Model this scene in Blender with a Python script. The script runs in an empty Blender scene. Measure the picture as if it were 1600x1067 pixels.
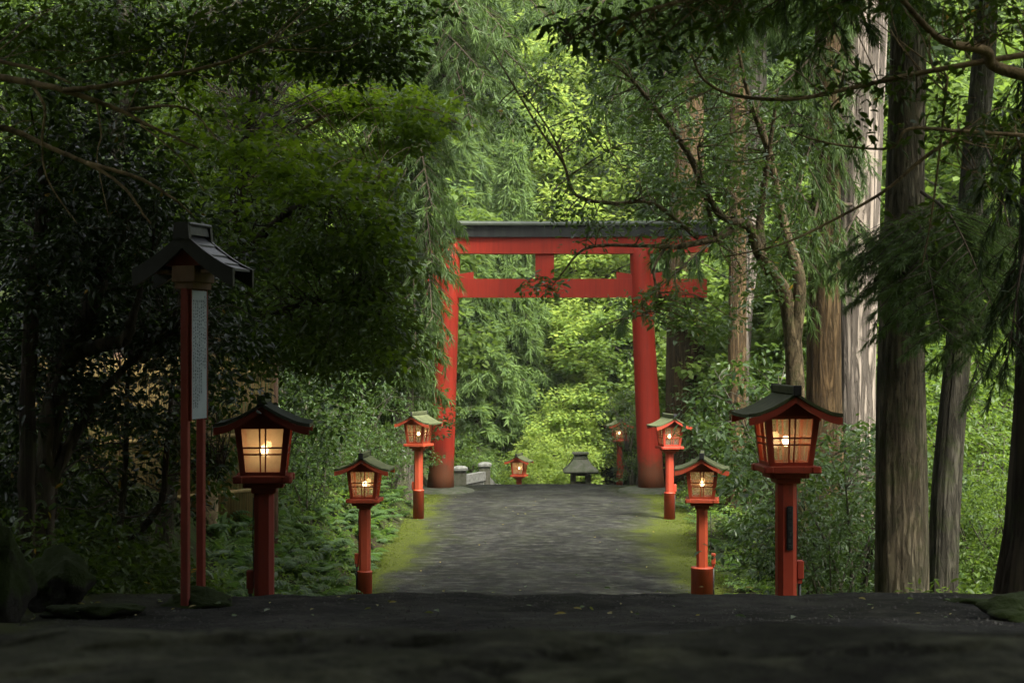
import bpy, math, random
import numpy as np
from mathutils import Vector, Matrix

R = math.radians
rng = np.random.default_rng(11)
random.seed(5)
sc = bpy.context.scene
COL = sc.collection
F = 2667.0
CX, CY, CAMZ = 800.0, 533.5, 6.0


def P(px, py, d):
    """pixel of the 1600 px photograph at distance d -> world point"""
    return Vector(((px - CX) / F * d, d, CAMZ - (py - CY) / F * d))


def M(px, d):
    return px / F * d


# ------------------------------------------------------------------ helpers
class MB:
    """collects faces, builds ONE mesh object"""

    def __init__(self):
        self.v, self.f, self.sm = [], [], []

    def add(self, vs, fs, smooth=False, mat=None):
        b = len(self.v)
        for p in vs:
            p = Vector(p)
            self.v.append(tuple(mat @ p) if mat else tuple(p))
        for f in fs:
            self.f.append([b + i for i in f])
            self.sm.append(smooth)
        return self

    def hexa(self, c, mat=None):
        return self.add(c, [(0, 3, 2, 1), (4, 5, 6, 7), (0, 1, 5, 4), (1, 2, 6, 5), (2, 3, 7, 6), (3, 0, 4, 7)], False, mat)

    def box(self, cx, cy, cz, sx, sy, sz, mat=None, taper=1.0):
        x, y, z = sx / 2, sy / 2, sz / 2
        t = taper
        c = [(cx - x, cy - y, cz - z), (cx + x, cy - y, cz - z), (cx + x, cy + y, cz - z), (cx - x, cy + y, cz - z),
             (cx - x * t, cy - y * t, cz + z), (cx + x * t, cy - y * t, cz + z), (cx + x * t, cy + y * t, cz + z), (cx - x * t, cy + y * t, cz + z)]
        return self.hexa(c, mat)

    def bbox(self, cx, cy, cz, sx, sy, sz, b=0.008, mat=None):
        """box with chamfered vertical and horizontal edges (lathe of an octagon)"""
        x, y = sx / 2, sy / 2
        rings = []
        for z, k in ((cz - sz / 2, b), (cz - sz / 2 + b, 0), (cz + sz / 2 - b, 0), (cz + sz / 2, b)):
            X, Y = x - k, y - k
            rings.append([(cx - X + b, cy - Y, z), (cx + X - b, cy - Y, z), (cx + X, cy - Y + b, z), (cx + X, cy + Y - b, z),
                          (cx + X - b, cy + Y, z), (cx - X + b, cy + Y, z), (cx - X, cy + Y - b, z), (cx - X, cy - Y + b, z)])
        return self.loft(rings, True, mat=mat)

    def loft(self, rings, caps=True, smooth=False, mat=None):
        n = len(rings[0])
        vs = [p for r in rings for p in r]
        fs = []
        for i in range(len(rings) - 1):
            for j in range(n):
                k = (j + 1) % n
                fs.append((i * n + j, i * n + k, (i + 1) * n + k, (i + 1) * n + j))
        b = len(self.v)
        self.add(vs, fs, smooth, mat)
        if caps:
            self.f.append([b + j for j in range(n)][::-1])
            self.sm.append(False)
            self.f.append([b + (len(rings) - 1) * n + j for j in range(n)])
            self.sm.append(False)
        return self

    def lathe(self, prof, n=24, cx=0, cy=0, smooth=True, mat=None):
        rings = [[(cx + r * math.cos(2 * math.pi * j / n), cy + r * math.sin(2 * math.pi * j / n), z) for j in range(n)] for r, z in prof]
        return self.loft(rings, True, smooth, mat)

    def tube(self, pts, radii, n=6, smooth=True, ridges=0.0, seed=0, squash=None):
        pts = [Vector(p) for p in pts]
        rr = np.random.default_rng(seed + 91)
        ph = rr.random(8) * 6.28
        rings = []
        t0 = (pts[1] - pts[0]).normalized()
        nx = t0.orthogonal().normalized()
        for i, p in enumerate(pts):
            a = pts[max(0, i - 1)]
            b = pts[min(len(pts) - 1, i + 1)]
            t = (b - a).normalized()
            nx = (nx - t * nx.dot(t)).normalized()
            ny = t.cross(nx)
            r = radii[i] if hasattr(radii, '__len__') else radii
            ring = []
            for j in range(n):
                an = 2 * math.pi * j / n
                k = 1.0
                if ridges:
                    k += ridges * (0.5 * math.sin(3 * an + ph[0] + i * .15) + 0.5 * math.sin(5 * an + ph[1] - i * .1) + .35 * math.sin(9 * an + ph[2] + i * .2) + .3 * math.sin(14 * an + ph[3]) + .3 * math.sin(23 * an + ph[4] + i * .3) + .25 * math.sin(31 * an + ph[5] - i * .23))
                ring.append(p + (nx * math.cos(an) + ny * math.sin(an)) * r * k)
            rings.append(ring)
        return self.loft(rings, True, smooth)

    def build(self, name, mat, parent=None, origin=None):
        o = Vector(origin) if origin is not None else (Vector(parent['_o']) if parent is not None and '_o' in parent else Vector())
        me = bpy.data.meshes.new(name)
        me.from_pydata([tuple(Vector(p) - o) for p in self.v], [], self.f)
        me.polygons.foreach_set('use_smooth', self.sm)
        me.update()
        return link(name, me, mat, parent, o)


def link(name, me, mat, parent=None, o=None):
    ob = bpy.data.objects.new(name, me)
    COL.objects.link(ob)
    if mat is not None:
        me.materials.append(mat)
    if parent is not None:
        ob.parent = parent
        if '_o' in parent:
            ob['_o'] = parent['_o']
    elif o is not None:
        ob.location = o
        ob['_o'] = tuple(o)
    return ob


def mesh_np(name, V, Fq, mat, parent=None, tint=None, origin=None, smooth=False):
    """quads from numpy arrays -> one mesh object, optional per-vertex float attribute 'tint'"""
    o = np.array(origin if origin is not None else (parent['_o'] if parent is not None and '_o' in parent else (0, 0, 0)), dtype=np.float64)
    me = bpy.data.meshes.new(name)
    V = np.asarray(V, dtype=np.float64) - o
    n, m = len(V), len(Fq)
    me.vertices.add(n)
    me.vertices.foreach_set('co', V.astype(np.float32).ravel())
    me.loops.add(m * 4)
    me.loops.foreach_set('vertex_index', Fq.astype(np.int32).ravel())
    me.polygons.add(m)
    me.polygons.foreach_set('loop_start', np.arange(0, m * 4, 4, dtype=np.int32))
    if smooth:
        me.polygons.foreach_set('use_smooth', np.ones(m, dtype=bool))
    me.update(calc_edges=True)
    if tint is not None:
        at = me.attributes.new('tint', 'FLOAT', 'POINT')
        at.data.foreach_set('value', np.asarray(tint, dtype=np.float32))
    return link(name, me, mat, parent, Vector(o) if parent is None else None)


def thing(name, label, cat, loc=(0, 0, 0), rz=0.0, group=None, local=False):
    """an Empty at the base of a thing; parts written in world coordinates unless local"""
    o = bpy.data.objects.new(name, None)
    o.empty_display_size = 0.2
    COL.objects.link(o)
    o.location = loc
    o.rotation_euler = (0, 0, rz)
    o['_o'] = (0.0, 0.0, 0.0) if local else tuple(loc)
    tag(o, label, cat, group)
    return o


def tag(o, label, cat, group=None, kind=None):
    if label:
        o['label'] = label
    if cat:
        o['category'] = cat
    if group:
        o['group'] = group
    if kind:
        o['kind'] = kind
    return o


def copy_tree(o, parent=None):
    c = o.copy()
    COL.objects.link(c)
    c.parent = parent
    for ch in list(o.children):
        copy_tree(ch, c)
    return c


# ------------------------------------------------------------------ materials
def new_mat(name):
    m = bpy.data.materials.new(name)
    m.use_nodes = True
    nt = m.node_tree
    nt.nodes.clear()
    out = nt.nodes.new('ShaderNodeOutputMaterial')
    return m, nt, out


def N(nt, t, **kw):
    n = nt.nodes.new(t)
    for k, v in kw.items():
        if k in n.inputs:
            n.inputs[k].default_value = v
        else:
            setattr(n, k, v)
    return n


def noise(nt, scale, detail=6, rough=.6, vec=None, mscale=None):
    n = N(nt, 'ShaderNodeTexNoise')
    n.inputs['Scale'].default_value = scale
    n.inputs['Detail'].default_value = detail
    n.inputs['Roughness'].default_value = rough
    tc = nt.nodes.new('ShaderNodeTexCoord')
    src = tc.outputs['Object']
    if mscale is not None:
        mp = nt.nodes.new('ShaderNodeMapping')
        mp.inputs['Scale'].default_value = mscale
        nt.links.new(src, mp.inputs['Vector'])
        src = mp.outputs['Vector']
    nt.links.new(src, n.inputs['Vector'])
    return n


def ramp(nt, src, stops):
    r = nt.nodes.new('ShaderNodeValToRGB')
    el = r.color_ramp.elements
    el[0].position, el[0].color = stops[0][0], (*stops[0][1], 1)
    el[1].position, el[1].color = stops[-1][0], (*stops[-1][1], 1)
    for p, c in stops[1:-1]:
        e = el.new(p)
        e.color = (*c, 1)
    nt.links.new(src, r.inputs['Fac'])
    return r


def g3(v):
    return (v, v, v)


def mixc(nt, fac, a, b, mode='MIX'):
    m = nt.nodes.new('ShaderNodeMix')
    m.data_type = 'RGBA'
    m.blend_type = mode
    for s, v in ((0, fac), (6, a), (7, b)):
        if hasattr(v, 'links') or isinstance(v, bpy.types.NodeSocket):
            nt.links.new(v, m.inputs[s])
        elif s == 0:
            m.inputs[0].default_value = v
        else:
            m.inputs[s].default_value = (*v, 1)
    return m.outputs[2]


def bsdf(nt, out, col, rough=.6, spec=.4, bump=None, bstr=.3, bdist=.01):
    b = nt.nodes.new('ShaderNodeBsdfPrincipled')
    if isinstance(col, bpy.types.NodeSocket):
        nt.links.new(col, b.inputs['Base Color'])
    else:
        b.inputs['Base Color'].default_value = (*col, 1)
    if isinstance(rough, bpy.types.NodeSocket):
        nt.links.new(rough, b.inputs['Roughness'])
    else:
        b.inputs['Roughness'].default_value = rough
    b.inputs['Specular IOR Level'].default_value = spec
    if bump is not None:
        bp = nt.nodes.new('ShaderNodeBump')
        bp.inputs['Strength'].default_value = bstr
        bp.inputs['Distance'].default_value = bdist
        nt.links.new(bump, bp.inputs['Height'])
        nt.links.new(bp.outputs['Normal'], b.inputs['Normal'])
    if out is not None:
        nt.links.new(b.outputs[0], out.inputs['Surface'])
    return b


def paint_mat(name, c1, c2, rough=.55, spec=.35, wear=(.09, .03, .02)):
    m, nt, out = new_mat(name)
    n1 = noise(nt, 3.0, 5, .6, mscale=(1, 1, .35))
    n2 = noise(nt, 22, 8, .75, mscale=(1, 1, .22))
    base = mixc(nt, ramp(nt, n1.outputs[0], [(.35, g3(0)), (.65, g3(1))]).outputs[0], c1, c2)
    base = mixc(nt, ramp(nt, n2.outputs[0], [(.55, g3(0)), (.70, g3(.85))]).outputs[0], base, wear)
    bsdf(nt, out, base, rough, spec, n2.outputs[0], .25, .004)
    return m


def leaf_mat(name, dark, light, trans, tf=.35, rough=.4, spec=.5, dead=None):
    """leaf with glossy coat and light passing through; tint attribute varies leaf by leaf"""
    m, nt, out = new_mat(name)
    at = nt.nodes.new('ShaderNodeAttribute')
    at.attribute_name = 'tint'
    oi = nt.nodes.new('ShaderNodeObjectInfo')
    mm = N(nt, 'ShaderNodeMath', operation='MULTIPLY_ADD')
    nt.links.new(oi.outputs['Random'], mm.inputs[0])
    mm.inputs[1].default_value = .3
    nt.links.new(at.outputs['Fac'], mm.inputs[2])
    sb = N(nt, 'ShaderNodeMath', operation='SUBTRACT', use_clamp=True)
    nt.links.new(mm.outputs[0], sb.inputs[0])
    sb.inputs[1].default_value = .15
    stops = [(0.0, dark), (.55, tuple((a + b) / 2 for a, b in zip(dark, light))), (.93, light)]
    if dead:
        stops += [(.965, light), (.985, dead)]
    col = ramp(nt, sb.outputs[0], stops).outputs[0]
    b = bsdf(nt, None, col, rough, spec)
    t = nt.nodes.new('ShaderNodeBsdfTranslucent')
    nt.links.new(mixc(nt, .75, col, trans), t.inputs['Color'])
    mx = nt.nodes.new('ShaderNodeMixShader')
    mx.inputs[0].default_value = tf
    nt.links.new(b.outputs[0], mx.inputs[1])
    nt.links.new(t.outputs[0], mx.inputs[2])
    nt.links.new(mx.outputs[0], out.inputs['Surface'])
    return m


def bark_mat(name, c1, c2, dk=.38, lo=.41, hi=.57, sx=14, sz=.55, bstr=.9, bdist=.03, moss=None):
    m, nt, out = new_mat(name)
    n1 = noise(nt, 1.0, 9, .68, mscale=(sx, sx, sz))
    n1.inputs['Distortion'].default_value = .7
    n2 = noise(nt, 1.0, 5, .6, mscale=(2.2, 2.2, .8))
    v = ramp(nt, n1.outputs[0], [(lo, g3(0)), ((lo + hi) / 2, g3(.6)), (hi, g3(1))])
    col = mixc(nt, v.outputs[0], tuple(x * dk for x in c1), c1)
    col = mixc(nt, ramp(nt, n2.outputs[0], [(.4, g3(0)), (.62, g3(1))]).outputs[0], col, mixc(nt, v.outputs[0], tuple(x * .4 for x in c2), c2))
    if moss:
        n3 = noise(nt, 3.0, 6, .7)
        col = mixc(nt, ramp(nt, n3.outputs[0], [(.5, g3(0)), (.68, g3(.8))]).outputs[0], col, moss)
    bsdf(nt, out, col, .85, .15, v.outputs[0], bstr, bdist)
    return m


MAT = {}
MAT['red'] = paint_mat('vermilion_paint', (.36, .044, .018), (.30, .034, .016), .5, .4)
MAT['torii_red'] = None
MAT['dkred'] = paint_mat('shaded_dark_red_paint', (.20, .030, .017), (.14, .021, .013), .6, .3)  # shade on the near left lantern and notice board is put into this red
MAT['orange'] = paint_mat('orange_red_paint', (.35, .056, .020), (.28, .038, .015), .5, .4)


def torii_mat():
    m, nt, out = new_mat('torii_paint')
    n1 = noise(nt, .8, 5, .6, mscale=(1, 1, .3))
    n2 = noise(nt, 12, 6, .7, mscale=(1, 1, .05))
    base = mixc(nt, ramp(nt, n1.outputs[0], [(.35, g3(0)), (.65, g3(1))]).outputs[0], (.42, .036, .017), (.34, .029, .015))
    base = mixc(nt, ramp(nt, n2.outputs[0], [(.42, g3(0)), (.75, g3(.6))]).outputs[0], base, (.15, .018, .012))
    # weather stains rising from the foot of the posts
    tc = nt.nodes.new('ShaderNodeTexCoord')
    sp = nt.nodes.new('ShaderNodeSeparateXYZ')
    nt.links.new(tc.outputs['Object'], sp.inputs[0])
    n3 = noise(nt, 5, 5, .7)
    ad = N(nt, 'ShaderNodeMath', operation='MULTIPLY_ADD')
    nt.links.new(n3.outputs[0], ad.inputs[0])
    ad.inputs[1].default_value = -1.1
    nt.links.new(sp.outputs['Z'], ad.inputs[2])
    st = ramp(nt, ad.outputs[0], [(.0, g3(.75)), (.55, g3(0))])
    base = mixc(nt, st.outputs[0], base, (.06, .05, .022))
    bsdf(nt, out, base, .55, .2, n2.outputs[0], .15, .005)
    return m


MAT['torii_red'] = torii_mat()


def simple(name, c1, c2, scale=8, rough=.6, spec=.3, bstr=.3, bdist=.01, ms=None, lo=.35, hi=.65):
    m, nt, out = new_mat(name)
    n1 = noise(nt, scale, 7, .65, mscale=ms)
    col = mixc(nt, ramp(nt, n1.outputs[0], [(lo, g3(0)), (hi, g3(1))]).outputs[0], c1, c2)
    bsdf(nt, out, col, rough, spec, n1.outputs[0], bstr, bdist)
    return m


MAT['black'] = simple('black_iron', (.010, .010, .011), (.02, .02, .022), 12, .5, .4)
MAT['copper_black'] = simple('blackened_timber', (.010, .011, .010), (.028, .03, .026), 6, .55, .4, ms=(1, 1, .1))
MAT['copper_green'] = simple('weathered_copper', (.045, .055, .038), (.075, .088, .06), 5, .6, .3)
MAT['roof_dark'] = simple('dark_copper_roof', (.018, .022, .02), (.045, .055, .045), 14, .45, .5, .5)
MAT['roof_slate'] = simple('slate_roof', (.03, .033, .04), (.07, .075, .085), 9, .5, .45, .3)
MAT['wood'] = simple('weathered_timber', (.20, .12, .075), (.13, .08, .05), 4, .75, .2, .4, ms=(4, 4, 1))
MAT['stone'] = simple('mossy_stone', (.062, .062, .05), (.03, .04, .018), 5, .85, .2, .8, .03)
MAT['pale_stone'] = simple('pale_granite', (.24, .24, .22), (.10, .105, .085), 10, .8, .2, .5, .01)
MAT['stone_dark'] = simple('lichen_stone', (.10, .095, .075), (.05, .055, .03), 9, .9, .15, .8, .02)
MAT['writing'] = simple('ink', (.14, .17, .18), (.19, .22, .23), 8, .7)
MAT['board'] = simple('pale_notice_board', (.34, .40, .42), (.27, .32, .34), 3, .6, .3, .1)
MAT['reed'] = None


def moss_roof():
    m, nt, out = new_mat('moss_grown_roof')
    n1 = noise(nt, 9, 6, .65)
    n2 = noise(nt, 70, 3, .6)
    tc = nt.nodes.new('ShaderNodeTexCoord')
    w = nt.nodes.new('ShaderNodeTexWave')
    w.wave_type = 'BANDS'
    w.bands_direction = 'Y'
    w.inputs['Scale'].default_value = 11
    w.inputs['Distortion'].default_value = 1.2
    nt.links.new(tc.outputs['Object'], w.inputs['Vector'])
    col = mixc(nt, ramp(nt, n1.outputs[0], [(.32, g3(0)), (.66, g3(1))]).outputs[0], (.05, .057, .026), (.10, .115, .05))
    col = mixc(nt, ramp(nt, n2.outputs[0], [(.5, g3(0)), (.75, g3(.5))]).outputs[0], col, (.05, .05, .03))
    col = mixc(nt, ramp(nt, w.outputs[1], [(.0, g3(.55)), (.25, g3(0))]).outputs[0], col, (.03, .035, .02))
    bsdf(nt, out, col, .8, .2, n1.outputs[0], .6, .01)
    return m


MAT['roof_moss'] = moss_roof()


def moss_mat(name, stone, mossc, thr=.15):
    m, nt, out = new_mat(name)
    ge = nt.nodes.new('ShaderNodeNewGeometry')
    sp = nt.nodes.new('ShaderNodeSeparateXYZ')
    nt.links.new(ge.outputs['Normal'], sp.inputs[0])
    n1 = noise(nt, 4, 7, .7)
    n2 = noise(nt, 45, 5, .7)
    ad = N(nt, 'ShaderNodeMath', operation='MULTIPLY_ADD')
    nt.links.new(n1.outputs[0], ad.inputs[0])
    ad.inputs[1].default_value = 1.6
    nt.links.new(sp.outputs['Z'], ad.inputs[2])
    f = ramp(nt, ad.outputs[0], [(.55 + thr, g3(0)), (.95 + thr, g3(1))])
    mc = mixc(nt, n2.outputs[0], tuple(x * .45 for x in mossc), mossc)
    col = mixc(nt, f.outputs[0], mixc(nt, n2.outputs[0], tuple(x * .5 for x in stone), stone), mc)
    bsdf(nt, out, col, .9, .15, n2.outputs[0], .9, .03)
    return m


MAT['moss_rock'] = moss_mat('moss_covered_rock', (.028, .026, .022), (.026, .042, .007))


def glass_mat():
    m, nt, out = new_mat('old_lamp_glass')
    tr = nt.nodes.new('ShaderNodeBsdfTransparent')
    tr.inputs[0].default_value = (.95, .90, .80, 1)
    tl = nt.nodes.new('ShaderNodeBsdfTranslucent')
    tl.inputs[0].default_value = (.8, .72, .55, 1)
    df = nt.nodes.new('ShaderNodeBsdfDiffuse')
    df.inputs[0].default_value = (.55, .5, .4, 1)
    gl = nt.nodes.new('ShaderNodeBsdfGlossy')
    gl.inputs['Roughness'].default_value = .08
    m1 = nt.nodes.new('ShaderNodeMixShader'); m1.inputs[0].default_value = .5
    nt.links.new(tl.outputs[0], m1.inputs[1]); nt.links.new(df.outputs[0], m1.inputs[2])
    n = noise(nt, 6, 4, .6)
    r = ramp(nt, n.outputs[0], [(.3, g3(.22)), (.7, g3(.36))])
    m2 = nt.nodes.new('ShaderNodeMixShader')
    nt.links.new(r.outputs[0], m2.inputs[0])
    nt.links.new(tr.outputs[0], m2.inputs[1]); nt.links.new(m1.outputs[0], m2.inputs[2])
    m3 = nt.nodes.new('ShaderNodeMixShader'); m3.inputs[0].default_value = .07
    nt.links.new(m2.outputs[0], m3.inputs[1]); nt.links.new(gl.outputs[0], m3.inputs[2])
    nt.links.new(m3.outputs[0], out.inputs['Surface'])
    return m


MAT['glass'] = glass_mat()


def frost_mat():
    m = glass_mat()
    m.name = 'frosted_lamp_glass'
    for n in m.node_tree.nodes:
        if n.type == 'VALTORGB':
            n.color_ramp.elements[0].color = (.38, .38, .38, 1)
            n.color_ramp.elements[1].color = (.55, .55, .55, 1)
    return m


MAT['frost'] = frost_mat()


def emit_mat(name, c, s):
    m, nt, out = new_mat(name)
    e = nt.nodes.new('ShaderNodeEmission')
    e.inputs[0].default_value = (*c, 1)
    e.inputs[1].default_value = s
    nt.links.new(e.outputs[0], out.inputs['Surface'])
    return m


MAT['bulb'] = emit_mat('lit_bulb', (1, .70, .36), 3.6)

# foliage: dark evergreen, spring maple, cedar, far trees ...
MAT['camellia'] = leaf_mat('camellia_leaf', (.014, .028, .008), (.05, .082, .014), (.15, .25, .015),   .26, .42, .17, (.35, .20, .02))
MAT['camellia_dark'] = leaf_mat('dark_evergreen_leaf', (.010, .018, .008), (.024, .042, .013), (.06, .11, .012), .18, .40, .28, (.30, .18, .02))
MAT['evergreen'] = leaf_mat('evergreen_leaf', (.026, .05, .012), (.08, .13, .02), (.20, .32, .02), .3, .40, .24, (.35, .20, .02))
MAT['glossy'] = leaf_mat('small_glossy_leaf', (.03, .055, .018), (.075, .125, .035), (.20, .32, .04), .3, .36, .36, (.45, .25, .03))
MAT['maple'] = leaf_mat('spring_maple_leaf', (.06, .105, .010), (.12, .19, .014), (.28, .44, .02), .45, .5, .3)
MAT['fern'] = leaf_mat('fern_leaf', (.035, .07, .02), (.08, .14, .04), (.16, .30, .05), .35, .42, .4)
MAT['grass'] = leaf_mat('strap_leaf', (.04, .08, .02), (.09, .15, .045), (.18, .30, .05), .35, .38, .4)
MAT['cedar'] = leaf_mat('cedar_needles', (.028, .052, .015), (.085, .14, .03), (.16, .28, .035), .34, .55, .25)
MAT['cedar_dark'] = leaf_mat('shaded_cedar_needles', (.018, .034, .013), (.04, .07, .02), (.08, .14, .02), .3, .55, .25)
MAT['farcedar'] = leaf_mat('far_cedar_needles', (.035, .065, .025), (.12, .19, .045), (.24, .36, .06), .38, .6, .2)
MAT['farbright'] = leaf_mat('yellow_green_leaf', (.10, .165, .036), (.23, .315, .065), (.48, .60, .11), .5, .55, .2)
MAT['moss'] = leaf_mat('moss_cushion', (.035, .055, .006), (.12, .145, .014), (.20, .26, .02), .25, .7, .15)
MAT['shade'] = leaf_mat('shade_shrub_leaf', (.010, .025, .007), (.045, .08, .018), (.13, .22, .03), .28, .42, .3)
MAT['bush'] = leaf_mat('bush_leaf', (.034, .068, .012), (.10, .16, .024), (.25, .39, .04), .38, .45, .3)
MAT['wall_forest'] = leaf_mat('hill_wood_leaf', (.05, .09, .024), (.16, .23, .045), (.25, .38, .05), .4, .6, .2)

MAT['bark_dark'] = bark_mat('dark_bark', (.055, .042, .030), (.075, .062, .042), moss=(.05, .065, .02))
MAT['bark_brown'] = bark_mat('brown_cedar_bark', (.105, .066, .030), (.085, .058, .028), sx=19, sz=2.0)
MAT['bark_pale'] = bark_mat('pale_cedar_bark', (.29, .245, .20), (.24, .20, .16), dk=.28, lo=.45, hi=.53, sx=11, sz=.6, bdist=.05)
MAT['bark_front'] = bark_mat('grey_brown_cedar_bark', (.155, .125, .08), (.12, .11, .07), sx=24, sz=3.2, moss=(.055, .065, .022))
MAT['bark_grey'] = bark_mat('grey_bark', (.11, .10, .075), (.07, .062, .042), sx=17, sz=2.6, moss=(.07, .09, .03))
MAT['twig'] = bark_mat('tan_twig', (.32, .24, .13), (.20, .15, .085), sx=10, sz=10, bdist=.004)
MAT['bark_tan'] = bark_mat('tan_limb_bark', (.24, .18, .10), (.16, .12, .065), sx=18, sz=6, moss=(.10, .11, .04))
MAT['twig_dark'] = bark_mat('dark_twig', (.05, .038, .026), (.07, .055, .035), sx=10, sz=10, bdist=.004)


def reed_mat():
    m, nt, out = new_mat('dry_reed')
    n1 = noise(nt, 1, 5, .7, mscale=(60, 60, 1.2))
    n2 = noise(nt, 1.5, 4, .6)
    col = ramp(nt, n1.outputs[0], [(.3, (.10, .065, .022)), (.5, (.27, .19, .07)), (.7, (.40, .30, .13))]).outputs[0]
    col = mixc(nt, ramp(nt, n2.outputs[0], [(.45, g3(0)), (.7, g3(.6))]).outputs[0], col, (.12, .10, .05))
    bsdf(nt, out, col, .8, .2, n1.outputs[0], .6, .01)
    return m


MAT['reed'] = reed_mat()
# ------------------------------------------------------------------ terrain
YK = np.array([-60, -4, 0, 2.35, 2.62, 3.1, 6.0, 9.5, 10.8, 12.1, 12.5, 13.5, 15.6, 20, 27, 33, 38.8, 44, 48.5, 51, 54, 59, 66, 74, 300.])
ZK = np.array([-.42, -.42, -.42, -.425, -.443, -.60, -1.10, -1.615, -1.755, -1.815, -1.86, -2.25, -2.84, -3.5, -4.05, -4.10, -4.05, -4.16, -4.31, -4.32, -5.1, -6.2, -6.9, -7.1, -7.1])
XLK = (np.array([0, 12.2, 13.2, 15.6, 27, 38.8, 48.5, 60]), np.array([-3.9, -3.9, -2.75, -2.65, -2.62, -2.45, -2.3, -2.3]))
XRK = (np.array([0, 12.2, 13.2, 15.6, 27, 38.8, 48.5, 60]), np.array([4.1, 4.1, 2.95, 2.9, 3.35, 3.95, 4.3, 4.0]))


def prof(y):
    return CAMZ + np.interp(y, YK, ZK)


def vnoise(x, y, s, seed=0):
    r = np.random.default_rng(seed)
    z = 0
    for k in range(5):
        a = r.random() * 6.28
        f = s * (1.7 ** k)
        z = z + np.sin((x * math.cos(a) + y * math.sin(a)) * f + r.random() * 6.28) * np.cos((x * math.sin(a) - y * math.cos(a)) * f * .83 + r.random() * 6.28) / (1.5 ** k)
    return z


def G(x, y):
    x = np.asarray(x, float)
    y = np.asarray(y, float)
    z = prof(y)
    xl = np.interp(y, *XLK)
    xr = np.interp(y, *XRK)
    sl = np.maximum(0, xl - .15 - x)
    sr = np.maximum(0, x - xr - .15)
    far = np.clip((y - 13) / 4, 0, 1)
    k = .22 * (1 - far) + .62 * far
    z = z + far * .55 * (1 - np.exp(-sl / .45))
    z = z + np.where(sl < 7, k * sl, k * 7 + .42 * (sl - 7)).clip(0, 24)
    z = z + (.10 * sr + np.maximum(0, sr - 7) * .34).clip(0, 24)
    z = z + np.clip((y - 74) * .56, 0, 62)
    z = z + np.clip((-6 - y) * .45, 0, 14)  # unseen rise behind the camera, shaped to block low light
    z = z + 1.05 * np.exp(-((x - 3.9) ** 2 + (y - 57.3) ** 2) / 5.0)
    off = np.clip(np.minimum(sl + sr, 3) / 3, 0, 1)
    z = z + off * (.16 * vnoise(x, y, .9, 3) + .05 * vnoise(x, y, 3.1, 4))
    return z


def Gs(x, y):
    return float(G(np.array([x]), np.array([y]))[0])


def grid_obj(name, X, Y, Z, mat, attr=None):
    ny, nx = X.shape
    V = np.stack([X.ravel(), Y.ravel(), Z.ravel()], 1)
    i = np.arange(nx - 1)[None, :] + nx * np.arange(ny - 1)[:, None]
    Fq = np.stack([i, i + 1, i + nx + 1, i + nx], -1).reshape(-1, 4)
    return mesh_np(name, V, Fq, mat, tint=attr, smooth=True)


def ground_mat():
    m, nt, out = new_mat('forest_floor')
    n1 = noise(nt, .6, 7, .65)
    n2 = noise(nt, 9, 7, .7)
    col = ramp(nt, n1.outputs[0], [(.34, (.035, .026, .015)), (.5, (.035, .042, .014)), (.66, (.05, .085, .018))]).outputs[0]
    col = mixc(nt, ramp(nt, n2.outputs[0], [(.42, g3(0)), (.7, g3(.7))]).outputs[0], col, (.02, .018, .012))
    bsdf(nt, out, col, .95, .1, n2.outputs[0], 1.0, .08)
    return m


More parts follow.
